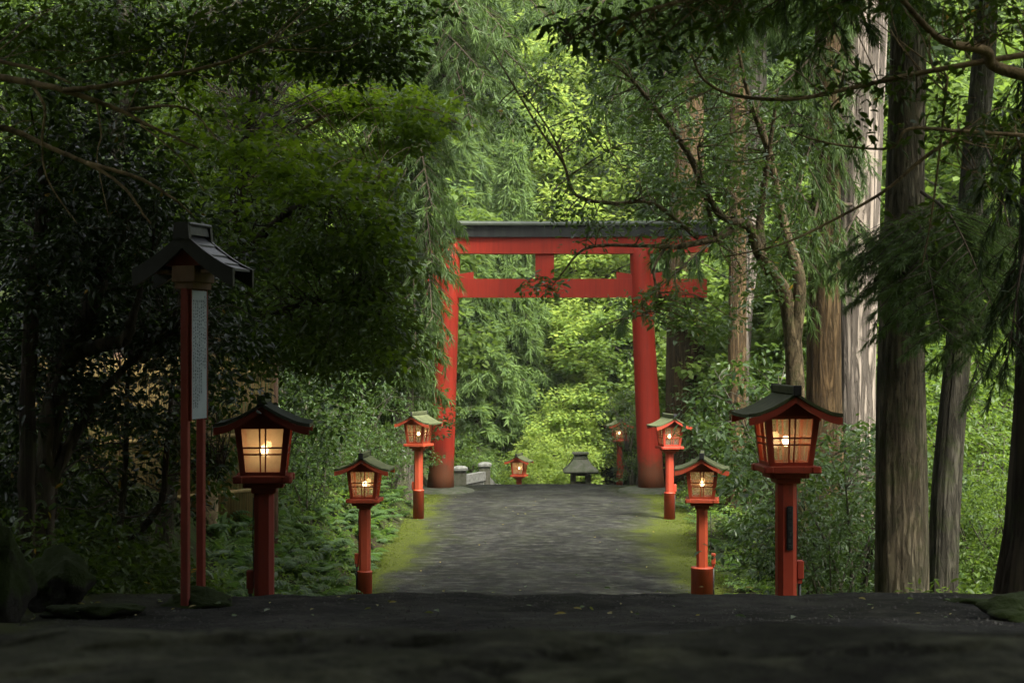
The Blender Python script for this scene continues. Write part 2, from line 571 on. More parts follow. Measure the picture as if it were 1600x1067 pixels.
def road_mat():
    m, nt, out = new_mat('mossy_old_asphalt')
    at = nt.nodes.new('ShaderNodeAttribute')
    at.attribute_name = 'tint'
    nb = noise(nt, 1, 8, .68, mscale=(.75, .55, .5))
    nm = noise(nt, 1, 7, .7, mscale=(1.6, .9, 1))
    nf = noise(nt, 120, 4, .7)
    ng = noise(nt, 26, 6, .7)
    base = ramp(nt, nb.outputs[0], [(.36, (.017, .017, .016)), (.46, (.024, .0245, .022)), (.54, (.030, .0305, .027)), (.64, (.048, .047, .042))]).outputs[0]
    base = mixc(nt, ramp(nt, ng.outputs[0], [(.40, g3(.85)), (.58, g3(0))]).outputs[0], base, (.007, .007, .007))
    base = mixc(nt, ramp(nt, nf.outputs[0], [(.55, g3(0)), (.8, g3(.5))]).outputs[0], base, (.075, .072, .066))
    n5 = noise(nt, 1, 6, .65, mscale=(3.2, 4.2, 3))
    base = mixc(nt, ramp(nt, n5.outputs[0], [(.38, g3(.6)), (.5, g3(.1)), (.53, g3(0)), (.64, g3(0))]).outputs[0], base, (.008, .008, .0075))
    base = mixc(nt, ramp(nt, n5.outputs[0], [(.52, g3(0)), (.68, g3(.6))]).outputs[0], base, (.085, .086, .068))
    # thin moss film across the crown of the road, thick moss along the edges
    ad = N(nt, 'ShaderNodeMath', operation='MULTIPLY_ADD')
    nt.links.new(nm.outputs[0], ad.inputs[0])
    ad.inputs[1].default_value = .85
    nt.links.new(at.outputs['Fac'], ad.inputs[2])
    f = ramp(nt, ad.outputs[0], [(.45, g3(0)), (.8, g3(.3)), (1.1, g3(.8)), (1.35, g3(1))])
    nd = noise(nt, 30, 5, .7)
    moss = mixc(nt, nd.outputs[0], (.018, .028, .005), (.085, .10, .012))
    film = mixc(nt, ramp(nt, nm.outputs[0], [(.45, g3(0)), (.75, g3(.35))]).outputs[0], base, (.036, .043, .017))
    col = mixc(nt, f.outputs[0], film, moss)
    rg = ramp(nt, nb.outputs[0], [(.4, g3(.92)), (.62, g3(.68))])
    rgh = mixc(nt, f.outputs[0], rg.outputs[0], (.95, .95, .95))
    sepr = nt.nodes.new('ShaderNodeSeparateColor')
    nt.links.new(rgh, sepr.inputs[0])
    # painted light: crest darkened and ground nearest the camera brightened in the colour
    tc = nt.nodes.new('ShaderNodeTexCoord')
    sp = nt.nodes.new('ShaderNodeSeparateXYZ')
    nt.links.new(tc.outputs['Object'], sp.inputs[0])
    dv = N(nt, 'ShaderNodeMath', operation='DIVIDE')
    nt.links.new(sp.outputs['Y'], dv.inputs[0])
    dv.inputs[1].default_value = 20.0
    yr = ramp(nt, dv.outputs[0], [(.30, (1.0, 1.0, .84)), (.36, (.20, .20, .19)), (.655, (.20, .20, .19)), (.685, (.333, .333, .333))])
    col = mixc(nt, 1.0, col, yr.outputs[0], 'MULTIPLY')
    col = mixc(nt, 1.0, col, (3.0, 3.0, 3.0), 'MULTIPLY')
    ck = nt.nodes.new('ShaderNodeAttribute')       # darkened joints between the worn slabs
    ck.attribute_name = 'crack'
    col = mixc(nt, ramp(nt, ck.outputs['Fac'], [(.25, g3(0)), (.8, g3(.9))]).outputs[0], col, (.005, .005, .004))
    bsdf(nt, out, col, sepr.outputs[0], .10, ng.outputs[0], .9, .03)
    return m


def axis(segs):
    a = []
    for s, e, st in segs:
        a.append(np.arange(s, e, st))
    return np.concatenate(a + [np.array([segs[-1][1]])])


gx = axis([(-160, -40, 6), (-40, -12, 1.6), (-12, 12, .3), (12, 40, 1.6), (40, 160, 6)])
gy = axis([(-70, -6, 4), (-6, 62, .3), (62, 130, 2), (130, 330, 8)])
X, Y = np.meshgrid(gx, gy)
Z = G(X, Y)
xl, xr = np.interp(Y, *XLK), np.interp(Y, *XRK)
Z -= .14 * ((X > xl + .12) & (X < xr - .12) & (Y < 64))
MAT['ground'] = ground_mat()
tag(grid_obj('ground', X, Y, Z, MAT['ground']), 'mossy forest floor rising into wooded banks on both sides of the road', 'ground', kind='structure')

ry = axis([(-5, 2.0, .2), (2.0, 3.2, .03), (3.2, 9.4, .2), (9.4, 14, .05), (14, 62, .2)])
ru = np.linspace(0, 1, 161)
U, Y = np.meshgrid(ru, ry)
wl = np.interp(Y, *XLK) + .10 * vnoise(Y * 0, Y, 1.1, 8) + .05 * vnoise(Y * 0, Y, 4.0, 9)
wr = np.interp(Y, *XRK) + .10 * vnoise(Y * 0 + 9, Y, 1.1, 12) + .05 * vnoise(Y * 0, Y, 4.0, 14)
X = wl + (wr - wl) * U
Z = prof(Y) + .012 + .05 * (1 - (2 * U - 1) ** 2) * np.clip((Y - 13) / 2, 0, 1) - .05 * (np.abs(2 * U - 1) > .985)
bump = .016 * vnoise(X, Y, 1.6, 21) + .006 * vnoise(X, Y, 7.0, 22)
crk = np.clip(1 - np.abs(vnoise(X * 1.5 + .25 * vnoise(X, Y, 6, 44), Y * 2.4, 3.2, 41)) / .20, 0, 1)
Z -= .032 * crk * (Y < 3.2)
Z += (.008 * vnoise(X, Y, 5.5, 31) + .004 * vnoise(X, Y, 13, 32)) * (Y < 3.2) - .012 * (Y < 3.2)
Z += bump * np.clip((Y - 5) / 3, .35, 1) * np.where(Y > 14, .5, 1)
edge = np.minimum(X - wl, wr - X)
right_ = (wr - X) < (X - wl)
reach = np.where(Y < 13.5, np.where(right_, .8, 2.3), (1.25 + .35 * np.sin(Y * .4)) * np.where(right_, 1.4, 1.05))
att = np.clip(1.0 - edge / reach, -.2, 1) * np.where(Y < 8.0, .62, 1.0)
att = att - .12
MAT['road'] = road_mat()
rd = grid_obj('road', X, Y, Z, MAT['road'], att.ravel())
ca = rd.data.attributes.new('crack', 'FLOAT', 'POINT')
ca.data.foreach_set('value', (crk * (Y < 3.2)).ravel().astype(np.float32))
tag(rd, 'grey asphalt approach road with yellow-green moss along both edges', 'road', kind='structure')


# ------------------------------------------------------------------ torii gate
TD = 48.5
ts = TD / F
tb = P(851, 761, TD)
tor = thing('torii_gate', 'large red wooden shrine gate with black capped top beam spanning the road', 'shrine gate', tb)


def T(px, py, dy=0.0):
    p = P(px, py, TD)
    p.y += dy
    return p


for px0, px1 in ((688, 704), (1018, 999)):
    b = MB()
    pts = [T(px0, 768).lerp(T(px1, 382), t) for t in np.linspace(0, 1, 14)]
    rad = [(.368 - .085 * t + .03 * max(0, .04 - t) / .04) for t in np.linspace(0, 1, 14)]
    b.tube(pts, rad, 40)
    post = b.build('post', MAT['torii_red'], tor)
    s = MB()
    c = T(px0, 768)
    s.lathe([(1.0, -.30), (1.0, -.02), (.93, .06), (.72, .115), (.45, .135), (.0, .14)], 40)
    for i, v in enumerate(s.v):
        s.v[i] = (v[0] * (1 + .03 * math.sin(3 * math.atan2(v[1], v[0]))) + c.x, v[1] + c.y, v[2] + c.z)
    s.build('footing_stone', MAT['stone'], post)


def beam(x0, x1, ytop, ybot, dep, name, mat, curve=0.0, cant=0.0, n=28, slope=0.0):
    """long beam along x whose ends sweep up; cant: ends cut at a slant (top longer)"""
    b = MB()
    xm, hw = (x0 + x1) / 2, (x1 - x0) / 2
    rings = []
    for i in range(n + 1):
        u = -1 + 2 * i / n
        up = curve * abs(u) ** 3
        xa, xb = xm + hw * u * (1 + cant), xm + hw * u
        y2 = dep / 2
        pb, pt = T(xb, ybot - up), T(xa, ytop - up)
        rings.append([pb + Vector((0, -y2, 0)), pb + Vector((0, y2, 0)), pt + Vector((0, y2, 0)), pt + Vector((0, -y2, 0))])
    b.loft(rings, True)
    return b.build(name, mat, tor)


beam(593, 1109, 371, 397, .46, 'upper_beam', MAT['torii_red'], curve=2.5, cant=.008)
kas = beam(588, 1114, 353, 371.4, .62, 'cap_beam', MAT['copper_black'], curve=4, cant=.012)
# weathered copper ridge over the black cap: shallow pitched
b = MB()
rings = []
for i in range(29):
    u = -1 + 2 * i / 28
    x = 851 + 268 * u
    up = 4 * abs(u) ** 3
    a, t = T(x, 353.6 - up), T(x, 346 - up)
    rings.append([a + Vector((0, -.40, 0)), a + Vector((0, .40, 0)), a + Vector((0, .40, .05)), t + Vector((0, .06, 0)), t + Vector((0, -.06, 0)), a + Vector((0, -.40, .05))])
b.loft(rings, True)
b.build('copper_ridge', MAT['copper_green'], kas)
beam(598, 1104, 436, 465, .26, 'tie_beam', MAT['torii_red'])
b = MB()
p = T(851, 416)
b.box(p.x, p.y, p.z, 29 * ts, .3, 40 * ts)
b.build('centre_strut', MAT['torii_red'], tor)
for xa, xb, flip in ((716, 740, 1), (963, 987, -1), (668, 690, -1), (1014, 1034, 1)):
    b = MB()
    l, r_ = T(xa, 436), T(xb, 436)
    h0, h1 = (.13, .20) if flip > 0 else (.20, .13)
    y = .12
    b.hexa([(l.x, l.y - y, l.z + .004), (r_.x, l.y - y, l.z + .004), (r_.x, l.y + y, l.z + .004), (l.x, l.y + y, l.z + .004),
            (l.x, l.y - y, l.z + h0), (r_.x, l.y - y, l.z + h1), (r_.x, l.y + y, l.z + h1), (l.x, l.y + y, l.z + h0)])
    b.build('wedge', MAT['torii_red'], tor)


# ------------------------------------------------------------------ lanterns
def roof_curve(t, zt, ze):
    """t 0 ridge .. 1 eave"""
    k = .62 * (1 - t) ** 1.7 + .38 * (1 - t)
    return ze + (zt - ze) * k + .012 * max(0, t - .75) / .25


def lantern(label, x, y, rz, zb, roof='roof_moss', paint='orange', sleeve=.115, sleeve_h=.48, box=1, plate=False, frosted=False, scale=1.0, power=5.0, octo=True, lean=0.0):
    o = thing('lantern_post', label, 'lantern', (x, y, zb), rz, 'red lanterns lining the shrine road', local=True)
    o.scale = (scale,) * 3
    o.rotation_euler[1] = lean
    mp, mr = MAT[paint], MAT[roof]
    # post, octagonal
    b = MB()
    c = .088
    k = .042

    def octa(h, z, kk):
        return [(-h + kk, -h, z), (h - kk, -h, z), (h, -h + kk, z), (h, h - kk, z), (h - kk, h, z), (-h + kk, h, z), (-h, h - kk, z), (-h, -h + kk, z)]
    b.loft([octa(c, -.15, k), octa(c, 1.465, k)], True)
    post = b.build('post', mp, o)
    if sleeve:
        b = MB()
        b.lathe([(sleeve, -.2), (sleeve, sleeve_h - .025), (sleeve + .006, sleeve_h - .02), (sleeve - .004, sleeve_h), (.0, sleeve_h + .001)], 28)
        b.build('sleeve', mp, post)
    if box:
        b = MB()
        bx = box * (c + .040 + (.05 if sleeve > .15 else 0))
        b.bbox(bx, .01, .67, .066, .085, .17)
        b.box(bx * .98, .01, .565, .045, .05, .04)
        jb = b.build('junction_box', mp, post)
        b = MB()
        b.tube([(bx, .01, .55), (bx, .012, .2), (bx * 1.02, .012, -.1)], .016, 8)
        b.build('conduit', MAT['black'], jb)
        b = MB()
        b.tube([(bx * .72, -.02, .74), (bx * .80, -.02, 1.05), (bx * .74, -.02, 1.42)], .006, 6)
        b.build('cable', MAT['black'], post)
    if plate:
        b = MB()
        b.bbox(.012, -c - .012, 1.06, .062, .02, .40)
        pl = b.build('name_plate', MAT['black'], post)
        b = MB()
        rr = random.Random(3)
        for i in range(7):
            z = 1.225 - i * .055
            for q in range(5):
                if rr.random() < .5:
                    b.box(.012 + rr.uniform(-.006, .006), -c - .024, z + rr.uniform(-.018, .018), .030, .004, .005)
                else:
                    b.box(.012 + rr.uniform(-.015, .015), -c - .0245, z, .005, .004, .034)
        b.build('lettering', MAT['roof_dark'], pl)
    # stepped bracket
    b = MB()
    b.bbox(0, 0, 1.4885, .225, .225, .051)
    b.bbox(0, 0, 1.5385, .365, .30, .049)
    b.bbox(0, 0, 1.5385, .30, .365, .045)
    b.build('bracket', mp, o)
    b = MB()
    for s in (-1, 1):
        b.bbox(0, s * .215, 1.596, .53, .075, .064)
        b.bbox(s * .215, 0, 1.598, .075, .53, .060)
    b.box(0, 0, 1.60, .38, .38, .05)
    b.build('ledge', mp, o)
    # tapered lamp house
    zb0, zt0 = 1.63, 2.085

    def hw(z):
        return .200 + (.252 - .200) * (z - zb0) / (zt0 - zb0)

    def fp(side, u, z, out):
        h = hw(z)
        v = Vector((u * h, -h - out, z))
        return Matrix.Rotation(side * math.pi / 2, 3, 'Z') @ v

    def bar(bb, side, u0, u1, za, zc, o0, o1):
        """bar on a leaning side between u0,u1 and heights za,zc, from depth o0 to o1 (out positive)"""
        q = [fp(side, u0, za, o1), fp(side, u1, za, o1), fp(side, u1, za, o0), fp(side, u0, za, o0),
             fp(side, u0, zc, o1), fp(side, u1, zc, o1), fp(side, u1, zc, o0), fp(side, u0, zc, o0)]
        bb.hexa(q)
    b = MB()
    for s in range(4):
        bar(b, s, -1.0, -.76, zb0, zt0, -.05, 0)
        bar(b, s, .76, .995, zb0, zt0, -.048, -.002)
        bar(b, s, -.76, .76, zt0 - .03, zt0, -.045, -.004)
        bar(b, s, -.76, .76, zb0, zb0 + .033, -.045, -.004)
    b.build('lamp_house', mp, o)
    for s in range(4):
        b = MB()
        q = [fp(s, -.77, zb0 + .03, -.03), fp(s, .77, zb0 + .03, -.03), fp(s, .77, zt0 - .02, -.03), fp(s, -.77, zt0 - .02, -.03)]
        b.add(q, [(0, 1, 2, 3)])
        pane = b.build('window_pane', MAT['frost' if frosted else 'glass'], o)
        b = MB()
        for u in (-.13, .085):
            bar(b, s, u, u + .062, zb0 + .033, zt0 - .03, -.024, -.008)
        for z in (1.815, 1.875):
            bar(b, s, -.76, .76, z, z + .016, -.022, -.006)
        b.build('lattice', mp, pane)
    # roof
    zt, ze, wx, dy = 2.285, 2.085, .43, .37
    ts_ = np.linspace(0, 1, 13)
    xs = [-t * wx for t in ts_[::-1]] + [t * wx for t in ts_[1:]]
    tt = list(ts_[::-1]) + list(ts_[1:])
    b = MB()
    rings = []
    for yy in np.linspace(-1, 1, 9):
        top = [(x_, yy * (dy + .03 * (1 - t)), roof_curve(t, zt, ze) + .012 * abs(yy) ** 3) for x_, t in zip(xs, tt)]
        th = .030
        bot = [(x_, p_[1], p_[2] - th) for x_, p_ in zip(xs, top)]
        rings.append(top + bot[::-1])
    b.loft(rings, True, False)
    rf = b.build('roof', mr, o)
    b = MB()
    b.bbox(0, 0, zt + .034, .062, .80, .075)
    b.build('ridge', mr, rf)
    for s in (-1, 1):
        b = MB()
        b.bbox(0, s * .413, zt + .032, .072, .03, .092, .004)
        b.build('ridge_end', MAT['black'], rf)
    for s in (-1, 1):
        b = MB()
        rings = []
        y0, y1 = s * .352, s * .378
        for x_, t in zip(xs, tt):
            z = roof_curve(t, zt, ze) - .024
            d = .055 + .012 * t
            rings.append([(x_ * .985, min(y0, y1), z - d), (x_ * .985, max(y0, y1), z - d), (x_ * .985, max(y0, y1), z), (x_ * .985, min(y0, y1), z)])
        b.loft(rings, True)
        b.build('bargeboard', mp, rf)
    for s in (-1, 1):
        b = MB()
        y0, y1 = s * .236, s * .25
        ring = []
        for x_, t in zip(xs, tt):
            if abs(x_) < .30:
                ring.append((x_, roof_curve(t, zt, ze) - .028))
        ring = [(-.252, 2.083)] + [(x_, z) for x_, z in ring if abs(x_) < .25] + [(.252, 2.083)]
        b.loft([[(x_, min(y0, y1), z) for x_, z in ring], [(x_, max(y0, y1), z) for x_, z in ring]], True)
        b.build('gable', MAT['dkred'] if paint != 'orange' else MAT['red'], o)
    # bulb and its socket
    b = MB()
    b.lathe([(.03, 1.62), (.03, 1.66), (.018, 1.67), (.016, 1.76), (.02, 1.78), (.02, 1.80), (.001, 1.801)], 16)
    b.build('lamp_socket', MAT['wood'], o)
    b = MB()
    b.lathe([(.001, 1.799), (.016, 1.80), (.022, 1.815), (.033, 1.835), (.036, 1.855), (.030, 1.878), (.016, 1.890), (.001, 1.892)], 16)
    b.build('bulb', MAT['bulb'], o)
    ld = bpy.data.lights.new('lamp_light', 'POINT')
    ld.energy = power
    ld.color = (1.0, .56, .24)
    ld.shadow_soft_size = .04
    lo = bpy.data.objects.new('lamp_light', ld)
    COL.objects.link(lo)
    lo.parent = o
    lo.location = (0, -.02, 1.92)
    return o


def lan_at(label, px, ptop, d, rz, **kw):
    p = P(px, ptop, d)
    sca = kw.get('scale', 1.0)
    return lantern(label, p.x, d, R(rz), p.z - 2.365 * sca, **kw)


LP = .42
lan_at('large dark red lantern with black roof, left foreground beside the notice board', 413, 615, 15.6, 4, roof='roof_dark', paint='dkred', sleeve=.115, sleeve_h=.3, box=-1, frosted=True, power=LP * 1.7)
lan_at('large vermilion lantern with mossy roof and black name plate on its post', 1228, 600, 15.6, 5, paint='red', sleeve=.13, sleeve_h=.3, box=1, plate=True, power=LP)
lan_at('orange lantern at the left road edge with a cylindrical foot, nearest the ferns', 570, 705, 27.0, -4, sleeve=.116, box=-1, power=LP)
lan_at('orange lantern at the right road edge on a wide round concrete foot', 1097, 705, 27.0, -7, sleeve=.175, sleeve_h=.54, box=1, power=LP)
lan_at('orange lantern standing just in front of the left gate post', 654, 642, 38.8, -23, sleeve=.124, sleeve_h=.58, box=-1, power=LP)
lan_at('worn red lantern standing just in front of the right gate post', 1046, 646, 38.8, 13, paint='red', sleeve=.124, sleeve_h=.58, box=1, power=LP * .7)
lan_at('small far lantern beyond the gate, beside the yellow-green bush', 811, 708, 59.0, -14, power=LP * 1.2, frosted=True, paint='orange')
lan_at('far lantern half hidden by leaves just left of the right gate post', 968, 652, 57.0, 8, power=LP * .5, paint='red')

# ------------------------------------------------------------------ roofed notice board
sb = P(302, 946, 11.5)
RZ = -.24
sg = thing('notice_board', 'tall roofed notice board with pale text panel on two red posts at left', 'notice board', sb, RZ, local=True)
for yy in (-.125, .125):
    b = MB()
    b.bbox(0, yy, 1.02, .050, .050, 2.24, .005)
    b.build('post', MAT['dkred'], sg)
b = MB()
b.box(.035, 0, 1.69, .018, .242, .86)
bd = b.build('text_panel', MAT['board'], sg)
b = MB()
rr = random.Random(8)
for c_ in range(7):
    y0 = .092 - c_ * .0305 + rr.uniform(-.002, .002)
    z = 2.05 if c_ else 2.08
    end = 1.30 + rr.choice([0, .02, .12, .3])
    while z > end:
        if rr.random() < .06:
            z -= .03
            continue
        for q in range(4):
            if rr.random() < .5:
                b.box(.0449, y0 + rr.uniform(-.003, .003), z + rr.uniform(-.008, .008), .002, rr.uniform(.010, .018), .0022)
            else:
                b.box(.0451, y0 + rr.uniform(-.007, .007), z, .002, .0022, rr.uniform(.008, .018))
        z -= rr.uniform(.019, .025)
b.build('writing', MAT['writing'], bd)
for yy in (-.127, .127):
    b = MB()
    b.box(.035, yy, 1.69, .024, .010, .884)
    b.build('panel_edge', MAT['dkred'], bd)
b = MB()
b.bbox(0, 0, 2.150, .135, .30, .045, .004)
b.bbox(0, 0, 2.228, .165, .325, .108, .004)
b.build('capital', MAT['wood'], sg)
# roof: ridge along local Y
ZT, ZE, WX, DY = 2.48, 2.235, .345, .15


def sgn_curve(t):
    return ZE + (ZT - ZE) * (.55 * (1 - t) ** 1.6 + .45 * (1 - t))


ts_ = np.linspace(0, 1, 11)
xs = [-t * WX for t in ts_[::-1]] + [t * WX for t in ts_[1:]]
tt = list(ts_[::-1]) + list(ts_[1:])
b = MB()
for side in (-1, 1):
    for i in range(4):          # four overlapping shingle courses on each slope
        ta, tb_ = i / 4, (i + 1) / 4 + .03
        rings = []
        for t in np.linspace(ta, min(tb_, 1.0), 5):
            z = sgn_curve(t) + .018 - .012 * i * 0 + .012 * (t - ta) * 4 * .9
            x = side * t * WX
            rings.append([(x, -DY, z - .016), (x, DY, z - .016), (x, DY, z), (x, -DY, z)])
        b.loft(rings, True)
rf = b.build('roof', MAT['roof_slate'], sg)
for s in (-1, 1):
    b = MB()
    rings = []
    y0, y1 = s * (DY + .002), s * (DY + .032)
    for x_, t in zip(xs, tt):
        z = sgn_curve(t) + .03
        d = .112 + .01 * t
        rings.append([(x_ * 1.05, min(y0, y1), z - d), (x_ * 1.05, max(y0, y1), z - d), (x_ * 1.05, max(y0, y1), z), (x_ * 1.05, min(y0, y1), z)])
    b.loft(rings, True)
    b.build('bargeboard', MAT['black'], rf)
b = MB()
b.box(0, 0, ZT + .04, .09, .33, .06, taper=.85)
b.bbox(0, 0, ZT + .08, .12, .37, .022)
b.build('ridge', MAT['roof_slate'], rf)
for s in (-1, 1):
    b = MB()
    b.box(0, s * .18, ZT + .035, .12, .04, .11, taper=.8)
    b.build('ridge_end', MAT['black'], rf)
b = MB()
b.loft([[(-.22, y_, 2.285), (.22, y_, 2.285), (.05, y_, 2.44), (-.05, y_, 2.44)] for y_ in (-.11, .11)], True)
b.build('gable', MAT['dkred'], sg)
for s in (-1, 1):
    b = MB()
    b.box(s * .18, 0, 2.245, .13, .28, .022)
    b.build('soffit', MAT['wood'], sg)


# ------------------------------------------------------------------ stones
def rock(name, label, cat, c, sx, sy, sz, seed, mat='moss_rock', group=None, sub=4):
    import bmesh
    bm = bmesh.new()
    bmesh.ops.create_icosphere(bm, subdivisions=sub, radius=1)
    me = bpy.data.meshes.new(name)
    r = np.random.default_rng(seed)
    dirs = r.normal(size=(20, 3))
    dirs /= np.linalg.norm(dirs, axis=1)[:, None]
    lev = r.uniform(.48, .86, 20)
    for v in bm.verts:
        n = np.array(v.co)
        s = 1.0
        for d_, l_ in zip(dirs, lev):       # planes chip the ball into a boulder
            q = n @ d_
            if q > 1e-4:
                s = min(s, l_ / q)
        s *= 1.2 + .12 * float(vnoise(n[0] * 1 + n[2], n[1] + n[2] * .7, 4.0, seed)) + .028 * float(vnoise(n[0] - n[2], n[1] * 1.3, 11., seed + 3))
        v.co = Vector((n[0] * sx * s, n[1] * sy * s, n[2] * sz * s))
    bm.to_mesh(me)
    bm.free()
    me.polygons.foreach_set('use_smooth', [True] * len(me.polygons))
    ob = link(name, me, MAT[mat], None, Vector(c))
    return tag(ob, label, cat, group)


p = P(303, 962, 11.5)
rock('mossy_mound', 'low mossy earth mound holding the feet of the notice board posts', 'mound', (p.x, 11.5, Gs(p.x, 11.5) + .02), .24, .24, .13, 2)
rock('boulder', 'angular dark boulder with moss on top at the far left', 'boulder', P(84, 918, 11.3), .22, .28, .22, 5)
rock('boulder', 'tall moss covered boulder cut by the left picture edge', 'boulder', P(-6, 905, 10.6), .19, .3, .40, 6)
rock('boulder', 'low mossy stone lying in front of the angular dark boulder', 'boulder', P(150, 958, 10.9), .32, .2, .09, 17)
rock('boulder', 'dark mossy boulder beside the trunk at the lower right corner', 'boulder', P(1596, 962, 10.6), .22, .25, .13, 9)
rock('boulder', 'flat mossy stone left of the lower right boulder', 'boulder', P(1530, 948, 11.6), .22, .2, .07, 12)
rock('boulder', 'small stone lying on moss by the road verge at far right', 'boulder', P(1490, 975, 10.4), .08, .1, .03, 19, sub=3)

# ------------------------------------------------------------------ stone lantern and bridge parapet beyond the gate
c = P(907, 760, 62)
sl = thing('stone_lantern', 'grey stone lantern with broad mossy roof beyond the gate', 'stone lantern', (c.x, 62, Gs(c.x, 62)), 0, local=True)
k = 62 / F
z_of = lambda py: (CAMZ - (py - CY) * k) - Gs(c.x, 62)


def sq(h, z):
    return [(-h, -h, z), (h, -h, z), (h, h, z), (-h, h, z)]


b = MB()
b.loft([sq(.5, -.1), sq(.5, .2), sq(.42, .24), sq(.24, .3), sq(.22, z_of(768))], True)
b.build('pedestal', MAT['stone_dark'], sl)
b = MB()
b.loft([sq(.46, z_of(769)), sq(.50, z_of(764)), sq(.50, z_of(757))], True)
b.build('platform', MAT['stone_dark'], sl)
b = MB()
za, zb_ = z_of(757), z_of(738)
for sx_ in (-1, 1):
    for sy_ in (-1, 1):
        b.box(sx_ * .27, sy_ * .27, (za + zb_) / 2, .18, .18, zb_ - za)
b.box(0, 0, za + .05, .4, .4, .1)
b.box(0, 0, zb_ - .06, .4, .4, .11)
b.build('fire_box', MAT['stone_dark'], sl)
b = MB()
b.loft([sq(.60, z_of(738)), sq(.63, z_of(736)), sq(.62, z_of(734)), sq(.46, z_of(728)), sq(.32, z_of(720)), sq(.25, z_of(716))], True)
b.build('roof', MAT['stone'], sl)
b = MB()
b.loft([sq(.27, z_of(716)), sq(.27, z_of(714.5)), sq(.24, z_of(714)), sq(.24, z_of(710)), sq(.29, z_of(709)), sq(.29, z_of(706.5))], True)
b.build('finial', MAT['stone'], sl)

pa, pb_, pc_ = P(719, 760, 55.5), P(757.5, 760, 58.5), P(776, 770, 61.5)
br = thing('bridge_parapet', 'pale stone bridge railing with capped posts behind the left gate post', 'railing', (pa.x, pa.y, Gs(pa.x, pa.y)))


def stone_post(p, ptop, d, w, mat='stone_dark'):
    g_ = Gs(p.x, p.y)
    zt_ = CAMZ - (ptop - CY) / F * d
    b = MB()
    b.box(p.x, p.y, (g_ - .2 + zt_ - .18) / 2, w, w, zt_ - .18 - g_ + .2)
    po = b.build('post', MAT[mat], br)
    b = MB()
    b.bbox(p.x, p.y, zt_ - .155, w * .82, w * .82, .06)
    b.bbox(p.x, p.y, zt_ - .075, w * 1.22, w * 1.22, .11, .02)
    b.box(p.x, p.y, zt_ + .005, w * 1.1, w * 1.1, .05, taper=.5)
    b.build('post_cap', MAT['pale_stone'], po)


stone_post(pa, 729, 55.5, .40)
stone_post(pb_, 723, 58.5, .38)
stone_post(pc_, 757, 61.5, .36, 'pale_stone')


def rail(p0, y0, d0, p1, y1, d1):
    A = Vector((p0.x, p0.y, CAMZ - (y0 - CY) / F * d0))
    B = Vector((p1.x, p1.y, CAMZ - (y1 - CY) / F * d1))
    dr = (B - A)
    sd = Vector((-dr.y, dr.x, 0)).normalized() * .09
    b = MB()
    for h0, h1 in ((-.30, 0), (-1.0, -.86)):
        b.hexa([A - sd + Vector((0, 0, h0)), B - sd + Vector((0, 0, h0)), B + sd + Vector((0, 0, h0)), A + sd + Vector((0, 0, h0)),
                A - sd + Vector((0, 0, h1)), B - sd + Vector((0, 0, h1)), B + sd + Vector((0, 0, h1)), A + sd + Vector((0, 0, h1))])
    ro = b.build('rail', MAT['pale_stone'], br)
    b = MB()
    for i in range(1, 9):
        q = A.lerp(B, i / 9)
        b.box(q.x, q.y, q.z - .58, .13, .13, .58)
    b.build('baluster_screen', MAT['pale_stone'], ro)


rail(pa, 743, 55.5, pb_, 736, 58.5)
rail(pb_, 741, 58.5, pc_, 760, 61.5)

# ------------------------------------------------------------------ reed fence behind the left shrubs
A, B = P(40, 700, 20.5), P(428, 700, 24.0)
rf_ = thing('reed_fence', 'golden reed screen fence glimpsed behind the dark shrubs on the left', 'fence', (A.x, A.y, Gs(A.x, A.y)))
zt_ = CAMZ - (560 - CY) / F * 20.5
b = MB()
dr = (B - A)
nn = 330
for i in range(nn):
    q = A.lerp(B, i / nn)
    g_ = min(Gs(q.x, q.y), CAMZ - (850 - CY) / F * 20.5) - .1
    top = zt_ + random.uniform(-.05, .03)
    w = dr.length / nn * random.uniform(.42, .6)
    oy = random.uniform(-.012, .012)
    b.tube([(q.x, q.y + oy, g_), (q.x + random.uniform(-.012, .012), q.y + oy, top)], w, 5)
b.build('reed_screen', MAT['reed'], rf_)
for py in (590, 700, 800):
    b = MB()
    z = CAMZ - (py - CY) / F * 20.5
    b.tube([(A.x, A.y - .05, z), (B.x, B.y - .05, z)], .028, 8)
    b.build('rail', MAT['reed'], rf_)
for t in (0, .33, .66, 1):
    q = A.lerp(B, t)
    b = MB()
    b.tube([(q.x, q.y + .08, Gs(q.x, q.y) - .3), (q.x, q.y + .08, zt_ + .06)], .05, 10)
    b.build('fence_post', MAT['wood'], rf_)
# ------------------------------------------------------------------ foliage kit
LEAF_V = np.array([(0, 0, 0), (-.20, .28, .05), (-.19, .62, .045), (0, 1, -.10), (.19, .62, .045), (.20, .28, .05)], float)
LEAF_F = np.array([(0, 3, 2, 1), (0, 5, 4, 3)])
MAPLE_V = np.array([(0, 0, 0), (-.34, .22, .02), (-.26, .60, .0), (0, 1, -.06), (.26, .60, .0), (.34, .22, .02)], float)
STRAND_V = np.array([(-.5, 0, 0), (.5, 0, 0), (-.45, .5, -.06), (.45, .5, -.06), (-.08, 1, -.24), (.08, 1, -.24)], float)
STRAND_F = np.array([(0, 1, 3, 2), (2, 3, 5, 4)])


def unit(a):
    return a / np.maximum(np.linalg.norm(a, axis=-1, keepdims=True), 1e-9)


